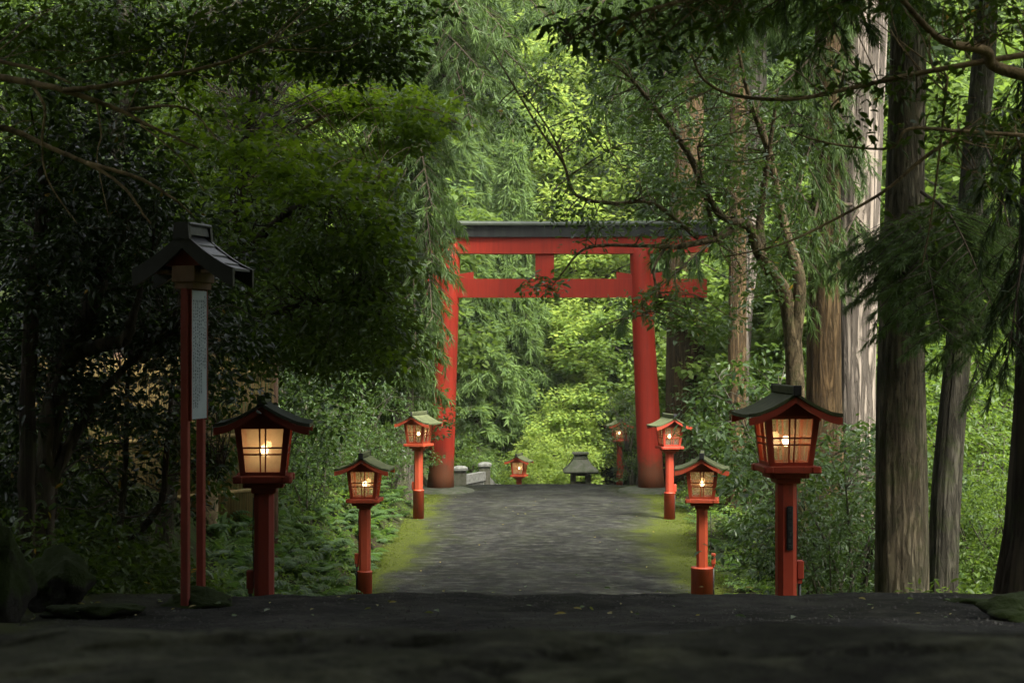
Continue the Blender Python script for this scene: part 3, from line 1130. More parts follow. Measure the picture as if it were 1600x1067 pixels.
def place(tv, tf, pos, dr, nrm, L, W=None):
    n, k = len(pos), len(tv)
    y = unit(dr)
    x = unit(np.cross(y, nrm + 1e-4))
    z = np.cross(x, y)
    W = L if W is None else W
    V = (pos[:, None, :] + (tv[None, :, 0:1] * W[:, None, None]) * x[:, None, :] + L[:, None, None] * (tv[None, :, 1:2] * y[:, None, :] + tv[None, :, 2:3] * z[:, None, :]))
    Fq = tf[None] + (np.arange(n) * k)[:, None, None]
    return V.reshape(-1, 3), Fq.reshape(-1, 4)


class Fo:
    def __init__(self):
        self.V, self.F, self.T, self.n = [], [], [], 0

    def put(self, V, Fq, t):
        self.V.append(V)
        self.F.append(Fq + self.n)
        self.T.append(t)
        self.n += len(V)
        return self

    def build(self, name, mat, parent=None):
        return mesh_np(name, np.concatenate(self.V), np.concatenate(self.F), mat, parent, np.concatenate(self.T))


def ball(n, flat=1.0, p=.45):
    d = unit(rng.normal(size=(n, 3)))
    r = rng.random(n)[:, None] ** p
    d = d * r
    d[:, 2] *= flat
    return d


def leaves(fo, C, r, per, L, flat=.6, up=.7, droop=.35, tmpl=None, tv=.35):
    """clusters of single leaves; C (M,3) centres, r radius (scalar or array)"""
    C = np.asarray(C, float)
    M_ = len(C)
    if M_ == 0:
        return
    r = np.broadcast_to(np.asarray(r, float), (M_,))
    c = np.repeat(C, per, 0)
    rr = np.repeat(r, per)
    o = ball(M_ * per, flat)
    pos = c + o * rr[:, None]
    dr = unit(o + rng.normal(size=o.shape) * .45) + np.array([0, 0, -droop])
    dr[:, 2] *= .7
    nrm = unit(rng.normal(size=o.shape) * (1 - up) + np.array([0, 0, up]))
    LL = L * rng.uniform(.6, 1.25, len(pos))
    tv_ = LEAF_V if tmpl is None else tmpl
    V, Fq = place(tv_, LEAF_F, pos, dr, nrm, LL)
    ct = np.repeat(rng.uniform(.2, .75, M_), per)
    t = np.clip(ct + rng.normal(size=len(pos)) * tv * .5, 0, 1)
    t = np.where(rng.random(len(pos)) < .005, 1.05, np.minimum(t, .80))
    fo.put(V, Fq, np.repeat(t, len(tv_)))


def sprays(fo, pos, dr, size, k=14, width=.075, spread=.55, droop=.4):
    """cedar sprays: each a drooping brush of k tapering needle strands"""
    pos, dr = np.asarray(pos, float), unit(np.asarray(dr, float))
    n = len(pos)
    size = np.broadcast_to(np.asarray(size, float), (n,))
    d = np.repeat(dr, k, 0)
    s = np.repeat(size, k)
    u = rng.random(n * k)
    base = np.repeat(pos, k, 0) + d * (s * u * .65)[:, None]
    base[:, 2] -= s * u * u * .35 * droop
    dd = unit(d + rng.normal(size=d.shape) * spread * .6 + np.array([0, 0, -droop * .6]) * (0.4 + u)[:, None])
    nrm = unit(rng.normal(size=d.shape) * .6 + np.array([0, 0, 1.0]))
    L = s * rng.uniform(.35, .7, n * k)
    V, Fq = place(STRAND_V, STRAND_F, base, dd, nrm, L, s * width * rng.uniform(.6, 1.3, n * k))
    ct = np.repeat(rng.uniform(.1, .7, n), k)
    tip = np.clip(ct[:, None] + rng.normal(size=(n * k, 1)) * .12 + np.array([[-.08, -.08, .05, .05, .25, .25]]), 0, .92)
    fo.put(V, Fq, tip.ravel())


def cat(pts, n=8):
    """smooth curve through points"""
    pts = [Vector(p) for p in pts]
    if len(pts) == 2:
        return [pts[0].lerp(pts[1], i / n) for i in range(n + 1)]
    q = [pts[0] * 2 - pts[1]] + pts + [pts[-1] * 2 - pts[-2]]
    out = []
    for i in range(1, len(q) - 2):
        a, b, c, d = q[i - 1:i + 3]
        for j in range(n):
            t = j / n
            out.append(.5 * ((2 * b) + (c - a) * t + (2 * a - 5 * b + 4 * c - d) * t * t + (3 * b - a - 3 * c + d) * t ** 3))
    out.append(pts[-1])
    return out


def limb(mb, pp, r0, r1, n=8, sides=8, jit=.0, ridges=0.0, seed=0):
    """pp: points (px,py,d) or Vectors; r0,r1 in metres"""
    pts = cat([P(*p) if not isinstance(p, Vector) else p for p in pp], n)
    m = len(pts)
    rr = random.Random(seed)
    if jit:
        pts = [p + Vector((rr.uniform(-1, 1), rr.uniform(-1, 1), rr.uniform(-1, 1))) * jit for p in pts]
    mb.tube(pts, [r0 + (r1 - r0) * i / (m - 1) for i in range(m)], sides, True, ridges, seed)
    return pts


def blob(px, py, rx, ry, d0, d1, n):
    a = rng.random(n) * 2 * np.pi
    r = np.sqrt(rng.random(n)) * np.exp(rng.normal(size=n) * .22)
    x, y = px + rx * r * np.cos(a), py + ry * r * np.sin(a)
    d = rng.uniform(d0, d1, n)
    return np.stack([(x - CX) / F * d, d, CAMZ - (y - CY) / F * d], 1)


def twigs(mb, pts, C, r=.007, frac=.5, sag=.08):
    """thin twigs from the nearest limb points out to leaf clusters"""
    A = np.array([tuple(p) for p in pts])
    for c in C:
        if rng.random() > frac:
            continue
        dd = np.linalg.norm(A - c, axis=1)
        i = int(np.argsort(dd)[min(len(A) - 1, int(rng.integers(0, 3)))])
        a, b = Vector(A[i]), Vector(c)
        L = (b - a).length
        if L < .05:
            continue
        m = a.lerp(b, .5) + Vector(rng.normal(size=3) * .08 * L) + Vector((0, 0, sag * L))
        mb.tube(cat([a, m, b], 4), [r * 1.3, r * 1.2, r * 1.1, r, r, r * .9, r * .8, r * .6, r * .35], 4)


def bough(mb, fo, a, b, sag=.1, n=12, size=.3, r0=.03, side=.35, k=14, width=.07, droop=.5, t0=.15, spread=.55):
    """a drooping cedar bough from a to b with side twigs carrying sprays"""
    a, b = Vector(a), Vector(b)
    L = (b - a).length
    m = a.lerp(b, .5) + Vector((0, 0, sag * L)) + Vector(rng.normal(size=3) * .04 * L)
    c = cat([a, m, b], 8)
    mb.tube(c, [r0 * (1 - .85 * i / (len(c) - 1)) for i in range(len(c))], 6)
    ax = (b - a).normalized()
    sd = ax.cross(Vector((0, 0, 1)))
    if sd.length < .1:
        sd = Vector((1, 0, 0))
    sd.normalize()
    pos, dr, sz = [], [], []
    for i in range(n):
        t = t0 + (1 - t0) * (i + rng.random()) / n
        f = t * (len(c) - 1)
        j = min(int(f), len(c) - 2)
        p = c[j].lerp(c[j + 1], f - j)
        s = 1 if i % 2 else -1
        tl = side * L * (1.1 - .75 * t) * rng.uniform(.6, 1.2)
        d = (sd * s * rng.uniform(.5, 1.1) + ax * rng.uniform(.4, .9) + Vector((0, 0, -droop * rng.uniform(.3, 1.2)))).normalized()
        q = p + d * tl
        mb.tube([p, p.lerp(q, .5) + Vector((0, 0, .05 * tl)), q], [r0 * .3, r0 * .2, r0 * .1], 4)
        ns = max(2, int(tl / (size * .42)))
        for e in range(ns + 1):
            w = p.lerp(q, e / ns)
            g = d + Vector(rng.normal(size=3) * .35) + Vector((0, 0, -droop * .5))
            pos.append(w)
            dr.append(g)
            sz.append(size * rng.uniform(.7, 1.25))
    sprays(fo, [tuple(p) for p in pos], [tuple(g) for g in dr], np.array(sz), k, width, spread, droop)


def cedar_crown(mb, fo, base, z0, z1, L0, L1, n, size, axis_pts=None, k=12, width=.08, droop=.6, nb=11, spread=.55):
    base = Vector(base)
    for i in range(n):
        t = ((i + rng.random()) / n) ** .9
        z = z0 + (z1 - z0) * t
        L = (L0 + (L1 - L0) * t) * rng.uniform(.65, 1.15)
        an = i * 2.4 + rng.normal() * .4
        p = Vector((base.x, base.y, z))
        if axis_pts:
            p = min(axis_pts, key=lambda q: abs(q.z - z)).copy()
            p.z = z
        e = p + Vector((math.cos(an) * L, math.sin(an) * L, -L * droop * rng.uniform(.3, .9)))
        bough(mb, fo, p, e, .12, nb, size, .014 * L + .006, .32, k, width, droop, .15, spread)


def shade_canopy(fo, c, rad, n, per, L):
    """unseen leaf mass added overhead to cast shade"""
    C = np.array(c) + ball(n, 1.0, .5) * np.array(rad)
    leaves(fo, C, .9, per, L, .5, .6, .3)


# ------------------------------------------------------------------ trees on the right
def trunk(mb, pxs, d, n=10, sides=110, ridges=.035, flare=1.25, seed=0, base_z=None):
    """pxs: list of (px_left, px_right, py) from foot to top"""
    pts, rad = [], []
    for i, (l, r, y) in enumerate(pxs):
        pts.append(P((l + r) / 2, y, d))
        rad.append(M((r - l) / 2, d))
    c = cat(pts, n)
    rr = np.interp(np.linspace(0, len(rad) - 1, len(c)), range(len(rad)), rad)
    if base_z is not None:
        foot = Vector((c[0].x, c[0].y, base_z - .2))
        c = [foot, foot.lerp(c[0], .35), foot.lerp(c[0], .7)] + c
        rr = np.concatenate([[rr[0] * flare * 1.15, rr[0] * (1 + (flare - 1) * .5), rr[0] * 1.06], rr])
    mb.tube(c, list(rr), sides, True, ridges, seed)
    return c


def big_cedar(label, pxs, d, bark, boughs=(), crown=None, seed=0, ridges=.035, crown_mat='cedar', size=.27, name='cedar_tree', flare=1.25, k=46, width=.034, upper=None):
    x = P((pxs[0][0] + pxs[0][1]) / 2, pxs[0][2], d)
    bz = Gs(x.x, d)
    o = thing(name, label, 'cedar tree', (x.x, d, bz))
    mb = MB()
    pts = trunk(mb, pxs, d, seed=seed, ridges=ridges, base_z=bz, flare=flare)
    tr = mb.build('trunk', MAT[bark], o)
    if boughs or crown:
        wb, fo = MB(), Fo()
        for bg in boughs:
            a, b = P(*bg[0]), P(*bg[1])
            kw = dict(size=size, k=k, width=width, r0=.02 if d < 20 else .035, spread=.85)
            kw.update(bg[2] if len(bg) > 2 else {})
            wb = MB()
            bough(wb, fo, a, b, **kw)
            wb.build('bough', MAT['twig_dark'], o)
        fo.build('crown', MAT[crown_mat], o)
    if upper:  # unseen leaves added above the trunk to block sky and sun
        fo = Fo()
        shade_canopy(fo, *upper)
        fo.build('shade_crown', MAT['cedar_dark'], o)
    return o


G_R = 'tall cedar trunks on the right of the road'
big_cedar('thick grey-brown cedar trunk right of the large vermilion lantern', [(1366, 1449, 930), (1368, 1448, 780), (1372, 1446, 600), (1380, 1444, 420), (1386, 1443, 250), (1392, 1446, 50), (1394, 1444, -250), (1400, 1440, -1500)], 17.0, 'bark_front',
          [((1420, 330, 16.8), (1470, 520, 14.6), dict(size=.135, n=40, droop=.35, side=.45)),
           ((1430, 330, 16.8), (1405, 500, 15.2), dict(size=.13, n=30, droop=.4, side=.45)),
           ((1440, 300, 16.8), (1560, 500, 14.8), dict(size=.135, n=44, droop=.35, side=.45)),
           ((1440, 380, 16.8), (1535, 590, 15.0), dict(size=.13, n=40, droop=.4, side=.45)),
           ((1400, -30, 16.8), (1290, 60, 15.4), dict(size=.22, n=14, droop=.7, side=.5)),
           ((1400, -60, 16.8), (1200, 20, 15.0), dict(size=.22, n=16, droop=.7, side=.5)),
           ((1395, -60, 16.8), (1100, 10, 14.5), dict(size=.22, n=18, droop=.7, side=.4))],
          seed=1, crown_mat='cedar', upper=((4.0, 14, 15.5), (6.5, 10, 4.0), 330, 90, .42))
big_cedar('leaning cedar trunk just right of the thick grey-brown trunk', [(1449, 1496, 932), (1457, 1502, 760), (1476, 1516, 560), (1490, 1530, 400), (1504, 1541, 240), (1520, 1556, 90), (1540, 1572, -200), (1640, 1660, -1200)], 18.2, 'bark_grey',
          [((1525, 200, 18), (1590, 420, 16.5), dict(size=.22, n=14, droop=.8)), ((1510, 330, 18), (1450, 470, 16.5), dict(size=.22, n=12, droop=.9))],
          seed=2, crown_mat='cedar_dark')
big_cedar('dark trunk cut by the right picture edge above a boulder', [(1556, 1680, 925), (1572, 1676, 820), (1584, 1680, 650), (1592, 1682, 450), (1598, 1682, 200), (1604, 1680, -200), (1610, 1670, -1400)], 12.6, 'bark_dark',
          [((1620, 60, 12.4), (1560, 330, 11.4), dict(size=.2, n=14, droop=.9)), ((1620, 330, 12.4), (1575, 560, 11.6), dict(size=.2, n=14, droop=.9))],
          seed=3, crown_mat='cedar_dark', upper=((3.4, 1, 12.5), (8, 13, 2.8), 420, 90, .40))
big_cedar('broad pale cedar trunk with deeply furrowed bark', [(1308, 1368, 760), (1308, 1367, 600), (1306, 1372, 430), (1302, 1378, 250), (1298, 1384, 60), (1296, 1384, -200), (1305, 1375, -900)], 28.5, 'bark_pale',
          [((1340, -40, 28), (1130, 90, 25.5), dict(n=18, droop=.6, side=.45)), ((1340, -60, 28), (1010, 60, 25), dict(n=22, droop=.6, side=.4)),
           ((1330, -40, 28), (1060, 130, 24.5), dict(n=20, droop=.6, side=.4)), ((1320, 20, 28), (1215, 230, 26), dict(n=14, droop=.8, side=.45)),
           ((1320, 160, 28), (1225, 370, 26), dict(n=16, droop=.9, side=.45)), ((1330, 100, 28), (1240, 330, 25.5), dict(n=14, droop=.9, side=.45)),
           ((1340, 330, 28), (1290, 430, 26), dict(n=10, droop=.9, side=.5)), ((1330, 200, 28), (1040, 400, 24.5), dict(n=13, droop=.5, side=.22, t0=.45)),
           ((1330, 320, 28), (960, 510, 25.5), dict(n=11, droop=.5, side=.2, t0=.5)), ((1330, -60, 28), (900, 20, 27), dict(n=22, droop=.6, side=.35))],
          seed=4, ridges=.028)
big_cedar('brown cedar trunk against the left side of the broad pale trunk', [(1260, 1318, 770), (1261, 1316, 640), (1263, 1314, 480), (1268, 1312, 300), (1272, 1312, 120), (1276, 1312, -150), (1280, 1310, -900)], 27.4, 'bark_brown',
          [((1290, 250, 27.2), (1235, 480, 25.8), dict(n=16, droop=1.0, side=.45)), ((1290, 60, 27.2), (1170, 180, 25.5), dict(n=14, droop=.7, side=.45)),
           ((1290, -30, 27.2), (1120, 20, 26), dict(n=14, droop=.7, side=.45))], seed=5)
big_cedar('dark brown cedar trunk behind the right gate post', [(1040, 1102, 780), (1042, 1101, 560), (1046, 1100, 330), (1048, 1098, 100), (1050, 1096, -200), (1055, 1090, -900)], 57.0, 'bark_brown',
          [((1070, -60, 56), (900, 60, 52), dict(size=.55, n=20, side=.4, width=.06)), ((1070, 0, 56), (940, 190, 53), dict(size=.55, n=18, side=.4, width=.06)),
           ((1070, -80, 56), (830, 20, 52), dict(size=.55, n=20, side=.4, width=.06)), ((1070, 60, 56), (1010, 230, 53), dict(size=.55, n=14, side=.4, width=.06))], seed=6)
big_cedar('slender pale trunk between the gate and the brown cedar', [(1146, 1170, 620), (1150, 1176, 480), (1153, 1192, 350), (1158, 1196, 200), (1162, 1198, 60), (1164, 1198, -200), (1166, 1194, -900)], 44.0, 'bark_pale', seed=7, upper=((6.3, 44.5, 15.5), (6, 5, 3.2), 90, 80, .42))  # its unseen crown is added to shade the gate
big_cedar('dim brown trunk low behind the right hand shrubs', [(1136, 1166, 720), (1138, 1166, 540), (1140, 1166, 330), (1142, 1164, -300)], 40.0, 'bark_brown', seed=8)


# camellia with crooked limbs beside the gate
o = thing('camellia_tree', 'camellia with crooked mossy limbs and small glossy leaves in front of the gate', 'camellia tree', P(1243, 800, 24))
mb = MB()
L = []
L += limb(mb, [(1246, 880, 24), (1244, 700, 24), (1241, 560, 24), (1229, 470, 24), (1206, 425, 23.8), (1186, 395, 23.6), (1166, 350, 23.5), (1120, 372, 23.2), (1060, 386, 23)], .16, .035, seed=1, ridges=.05)
L += limb(mb, [(1240, 540, 24), (1250, 440, 24), (1228, 360, 24.2), (1204, 250, 24.2), (1182, 170, 24)], .11, .03, seed=2, ridges=.05)
L += limb(mb, [(1190, 392, 23.6), (1188, 340, 23.8), (1200, 250, 23.7), (1214, 150, 23.5)], .075, .02, seed=3)
L += limb(mb, [(1206, 250, 24.2), (1170, 150, 23.6), (1150, 60, 23.4)], .05, .015, seed=4)
L += limb(mb, [(1166, 352, 23.5), (1120, 330, 23), (1075, 240, 22.6), (1020, 165, 22.4), (985, 122, 22.2)], .06, .02, seed=5)
L += limb(mb, [(1090, 372, 23.2), (1020, 318, 22.8), (960, 318, 22.6), (900, 305, 22.5), (880, 255, 22.4), (845, 205, 22.3), (800, 130, 22.2), (770, 80, 22.2)], .032, .008, seed=6)
L += limb(mb, [(890, 285, 22.4), (870, 225, 22.4), (832, 165, 22.3), (815, 150, 22.2)], .015, .006, seed=7)
L += limb(mb, [(885, 278, 22.4), (920, 255, 22.3), (955, 232, 22.2)], .013, .005, seed=8)
L += limb(mb, [(1060, 386, 23), (1000, 384, 22.7), (935, 384, 22.5), (905, 395, 22.4), (880, 425, 22.4), (860, 450, 22.4)], .03, .007, seed=9)
L += limb(mb, [(1040, 386, 23), (1022, 420, 22.7), (1026, 465, 22.6), (1008, 490, 22.5), (965, 500, 22.4), (930, 515, 22.4)], .022, .006, seed=10)
L += limb(mb, [(1120, 372, 23.2), (1100, 300, 22.8), (1090, 230, 22.6)], .035, .012, seed=11)
fo = Fo()
C = np.concatenate([blob(1120, 220, 130, 150, 21.5, 25, 105), blob(990, 250, 130, 110, 21.5, 24, 40), blob(1080, 320, 80, 55, 21.5, 24, 24), blob(1190, 330, 60, 160, 22.5, 25, 56),
                    blob(850, 160, 80, 70, 21.8, 23, 16), blob(905, 350, 60, 40, 22, 23, 14), blob(845, 450, 40, 15, 22, 22.6, 7), blob(1020, 480, 60, 30, 22, 23, 14), blob(1090, 505, 60, 30, 22, 23.5, 18), blob(950, 120, 60, 60, 22, 23, 12)])
leaves(fo, C, .26, 26, .09, .7, .5, .5)
twigs(mb, L, C, .008, .8)
mb.build('trunk', MAT['bark_tan'], o)
fo.build('crown', MAT['glossy'], o)

# evergreen hanging over the road from the right, close to the camera
o = thing('overhanging_tree', 'dark large-leaved evergreen reaching in over the road from the upper right', 'evergreen tree', (4.6, 9.5, Gs(4.6, 9.5)))
mb = MB()
limb(mb, [Vector((4.6, 9.5, Gs(4.6, 9.5) - .2)), Vector((4.55, 9.5, 6)), Vector((4.4, 9.4, 8.4)), Vector((4.2, 9.2, 11))], .16, .08, seed=3, ridges=.04)
L = limb(mb, [Vector((4.5, 9.45, 7.2)), P(1600, 118, 9.6), P(1540, 80, 9.5), P(1470, 62, 9.4), P(1400, -10, 9.2)], .042, .014, seed=1)
L += limb(mb, [P(1640, 80, 9.6), P(1540, 96, 9.6), P(1420, 118, 9.6), P(1330, 138, 9.6), P(1240, 155, 9.5), P(1150, 150, 9.5), P(1100, 125, 9.5), P(1080, 85, 9.4)], .018, .006, seed=2, n=6)
L += limb(mb, [P(1600, 212, 9.6), P(1500, 205, 9.6), P(1420, 202, 9.5), P(1390, 232, 9.5), P(1300, 225, 9.5), P(1232, 205, 9.5)], .012, .004, seed=3)
L += limb(mb, [P(1505, 205, 9.9), P(1440, 250, 9.9), P(1380, 300, 9.8), P(1300, 345, 9.8), P(1220, 382, 9.7), P(1130, 402, 9.7)], .013, .004, seed=4)
L += limb(mb, [P(1400, -10, 9.2), P(1250, -20, 8.6), P(1100, -5, 8.2), P(1000, 20, 8.0), P(930, 40, 7.9), P(890, 62, 7.9)], .014, .004, seed=5)
L += limb(mb, [P(1480, 120, 9.7), P(1470, 220, 9.8), P(1455, 340, 9.8), P(1440, 420, 9.8)], .01, .003, seed=6)
fo = Fo()
C = np.concatenate([blob(960, 50, 100, 35, 7.7, 8.4, 26), blob(1100, 20, 90, 28, 7.8, 9, 22), blob(1290, 120, 100, 40, 9, 10, 12), blob(1400, 140, 90, 45, 9.2, 10, 12),
                    blob(1540, 40, 90, 45, 9, 10.4, 26), blob(1420, 0, 150, 25, 9, 10.4, 24), blob(1480, 180, 80, 60, 9.2, 10, 18), blob(1360, 210, 60, 30, 9.3, 9.9, 9), blob(1450, 330, 40, 30, 9.4, 10, 7),
                    blob(1570, 230, 50, 80, 9.4, 10.4, 30), blob(1060, 70, 60, 20, 8, 8.6, 6)])
leaves(fo, C, .13, 8, .065, .6, .6, .6)
twigs(mb, L, C, .004, .8, .02)
mb.build('trunk', MAT['twig'], o)
fo.build('crown', MAT['camellia'], o)


# ------------------------------------------------------------------ trees on the left
def broad(label, stems, blobs, mat, r, per, L, flat=.6, up=.7, droop=.35, bark='bark_dark', twr=.007, twf=.5, name='evergreen_tree', cat_='evergreen tree', tmpl=None, upper=None, tv=.35, twig_mat=None, sides=8):
    f = P(*stems[0][0][0])
    bz = Gs(f.x, f.y)
    o = thing(name, label, cat_, (f.x, f.y, bz))
    mb, L_ = MB(), []
    for i, (pp, r0, r1) in enumerate(stems):
        pv = [P(*p) for p in pp]
        if i == 0:
            pv = [Vector((pv[0].x, pv[0].y, bz - .2))] + pv
        L_ += limb(mb, pv, r0, r1, seed=i + len(label), ridges=.06, jit=r0 * .12, sides=sides)
    C = np.concatenate([blob(*b) for b in blobs])
    fo = Fo()
    leaves(fo, C, r, per, L, flat, up, droop, tmpl, tv)
    if twig_mat:
        mb.build('trunk', MAT[bark], o)
        mb = MB()
    twigs(mb, L_, C, twr, twf)
    mb.build('twig' if twig_mat else 'trunk', MAT[twig_mat or bark], o)
    fo.build('crown', MAT[mat], o)
    if upper:  # unseen leaves added overhead to darken the ground below
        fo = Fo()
        shade_canopy(fo, *upper)
        fo.build('shade_crown', MAT['camellia_dark'], o)
    return o


broad('dark evergreen with curved limbs forking behind the boulders at the left edge',
      [([(62, 900, 13.5), (72, 720, 13.5), (92, 590, 13.5), (128, 520, 13.4), (152, 460, 13.3), (168, 400, 13.2), (196, 350, 13.1)], .115, .05),
       ([(80, 640, 13.5), (112, 560, 13.4), (160, 540, 13.2), (196, 530, 13.1), (206, 500, 13.0), (218, 465, 13)], .075, .025),
       ([(218, 465, 13), (222, 430, 13), (240, 400, 12.9)], .025, .014),
       ([(40, 880, 13.2), (44, 650, 13.2), (50, 480, 13.2), (62, 380, 13.2), (70, 260, 13.2)], .07, .05),
       ([(66, 780, 13.5), (112, 690, 13.5), (150, 620, 13.5), (230, 545, 13.5), (280, 515, 13.5)], .06, .012)],
      [(110, 330, 150, 130, 12.4, 15, 150), (60, 560, 110, 130, 13, 15.5, 85), (200, 590, 110, 130, 13.2, 16, 42), (240, 440, 130, 120, 13.2, 16.5, 120), (40, 740, 70, 90, 13.4, 15, 45), (330, 560, 80, 60, 13.5, 16.5, 24), (200, 740, 140, 90, 14.4, 16.5, 24)],
      'camellia_dark', .22, 46, .075, .7, .5, .5, 'bark_dark', upper=((-4.6, 9, 13.6), (5.5, 9, 3.0), 330, 90, .36))
broad('tangle of tan bare branches under dark leaves at the upper left',
      [([(-60, 900, 11.85), (-50, 500, 11.85), (-50, 150, 11.85)], 0.1125, 0.0910),
       ([(-40, 115, 11.75), (40, 128, 11.65), (100, 142, 11.55), (180, 170, 11.55), (240, 200, 11.45), (310, 232, 11.35)], 0.0275, 0.0065),
       ([(100, 142, 11.55), (170, 134, 11.45), (260, 118, 11.45), (350, 98, 11.35), (425, 65, 11.25)], 0.0200, 0.0078),
       ([(200, 172, 11.55), (262, 166, 11.45), (302, 176, 11.45), (340, 220, 11.35)], 0.0125, 0.0039),
       ([(-30, 190, 11.65), (30, 208, 11.65), (80, 232, 11.55), (135, 255, 11.45), (190, 290, 11.35), (235, 350, 11.25)], 0.0225, 0.0065),
       ([(135, 255, 11.45), (215, 278, 11.35), (270, 310, 11.25), (300, 335, 11.25)], 0.0150, 0.0052),
       ([(52, 135, 11.65), (70, 170, 11.55), (66, 220, 11.55), (74, 280, 11.55), (120, 350, 11.45)], 0.0112, 0.0039),
       ([(-30, 90, 11.75), (60, 110, 11.65), (110, 130, 11.55)], 0.0150, 0.0078),
       ([(150, 160, 11.55), (158, 210, 11.45), (152, 250, 11.45), (170, 340, 11.35)], 0.0075, 0.0026),
       ([(220, 195, 11.45), (280, 245, 11.35), (320, 300, 11.25)], 0.0075, 0.0026)],
      [(90, 50, 140, 60, 12.6, 14, 60), (260, 70, 150, 70, 12.5, 13.8, 70), (420, 60, 140, 70, 11.8, 13.6, 85), (180, 290, 170, 60, 12.9, 14.4, 36), (560, 40, 110, 60, 12, 14, 55), (60, 200, 80, 80, 12.6, 14, 30), (580, 90, 70, 30, 12, 13, 18)],
      'camellia', .18, 20, .075, .6, .6, .5, 'twig', .004, .07, upper=((-4.5, 0, 12), (7.5, 12, 2.5), 400, 90, .40))
broad('dense dark evergreen whose leafy curtain hangs above the large dark red lantern',
      [([(250, 900, 19), (270, 700, 19), (300, 560, 19), (360, 430, 18.8), (440, 340, 18.4), (520, 300, 18)], .12, .03),
       ([(300, 560, 19), (400, 500, 18.6), (500, 470, 18.2), (590, 480, 18)], .06, .012),
       ([(360, 430, 18.8), (380, 250, 18.6), (400, 120, 18.4)], .07, .03)],
      [(460, 420, 150, 120, 17, 20.5, 140), (370, 340, 140, 90, 17.5, 20.5, 90), (560, 520, 80, 60, 17, 19.5, 80), (440, 540, 150, 40, 18, 20, 80), (590, 420, 45, 90, 17.5, 19, 50), (520, 370, 70, 40, 17, 18.5, 40), (420, 180, 200, 130, 22.5, 25, 230), (310, 450, 60, 110, 18, 20.5, 70)],
      'evergreen', .24, 36, .085, .7, .55, .6, 'bark_dark')
broad('spring maple with flat layers of bright green leaves at upper left',
      [([(330, 860, 22.5), (330, 640, 22.5), (345, 450, 22.4), (380, 300, 22.2), (420, 230, 22)], .10, .05),
       ([(380, 300, 22.2), (470, 205, 21.4), (560, 165, 21), (660, 170, 20.8), (720, 195, 20.8)], .03, .006),
       ([(390, 290, 22.2), (470, 260, 21.2), (560, 270, 20.8), (610, 290, 20.6)], .025, .006),
       ([(420, 230, 22), (500, 140, 21.4), (600, 140, 21)], .025, .006)],
      [(600, 168, 105, 26, 20.2, 22.2, 90), (520, 150, 80, 14, 20.4, 21.8, 60), (650, 205, 60, 14, 20.2, 21.4, 26), (480, 252, 100, 30, 19.6, 21.8, 84), (420, 240, 70, 34, 16.4, 18.0, 30), (540, 290, 70, 20, 20, 21.4, 42), (480, 285, 120, 40, 16.4, 18, 50), (590, 350, 40, 40, 16.7, 17.4, 16), (610, 570, 25, 20, 16.7, 17.2, 4), (350, 200, 90, 50, 17, 18, 36), (330, 90, 80, 50, 17, 18, 26), (470, 100, 100, 30, 17.2, 18.2, 34), (625, 235, 40, 14, 20.2, 21, 14)],
      'maple', .24, 26, .085, .22, .85, .3, 'twig', .005, .10, 'maple_tree', 'maple tree', MAPLE_V)
broad('thin dark sapling with forked bare stem behind the notice board posts',
      [([(166, 880, 15.5), (184, 850, 15.5), (222, 825, 15.5), (248, 790, 15.5), (258, 745, 15.5), (263, 660, 15.5), (275, 560, 15.5)], .05, .02),
       ([(184, 850, 15.5), (192, 780, 15.5), (197, 700, 15.5), (200, 600, 15.5), (206, 520, 15.5)], .035, .016),
       ([(248, 790, 15.5), (220, 805, 15.3), (160, 812, 15.2), (110, 822, 15.2)], .015, .004),
       ([(258, 745, 15.5), (310, 730, 16), (350, 728, 16.3)], .012, .003),
       ([(192, 780, 15.5), (160, 740, 15.4), (140, 700, 15.3)], .012, .004)],
      [(200, 720, 130, 110, 15.6, 16.8, 62), (330, 720, 40, 60, 16.5, 17.4, 22), (120, 700, 90, 90, 15, 16.5, 26), (330, 620, 50, 40, 16.2, 17, 20)],
      'camellia', .2, 24, .085, .6, .6, .5, 'bark_dark', .005, .9, 'sapling', 'sapling')
broad('pale trunked evergreen far behind the upper left branches',
      [([(190, 860, 26), (188, 500, 26), (186, 200, 26), (192, 60, 26), (196, -80, 26)], .17, .13), ([(186, 200, 26), (240, 100, 25.6), (300, 30, 25.4)], .06, .02)],
      [(170, 80, 200, 130, 25, 29, 260), (120, 330, 160, 160, 26, 30, 240), (330, 250, 160, 190, 25, 29, 300), (480, 60, 180, 100, 25, 29, 240), (200, 560, 220, 120, 26, 30, 150), (420, 480, 200, 160, 25, 29, 180)],
      'shade', .38, 46, .13, .6, .6, .4, 'bark_grey', upper=((-8, 21, 16.5), (5, 6, 3), 120, 80, .40))

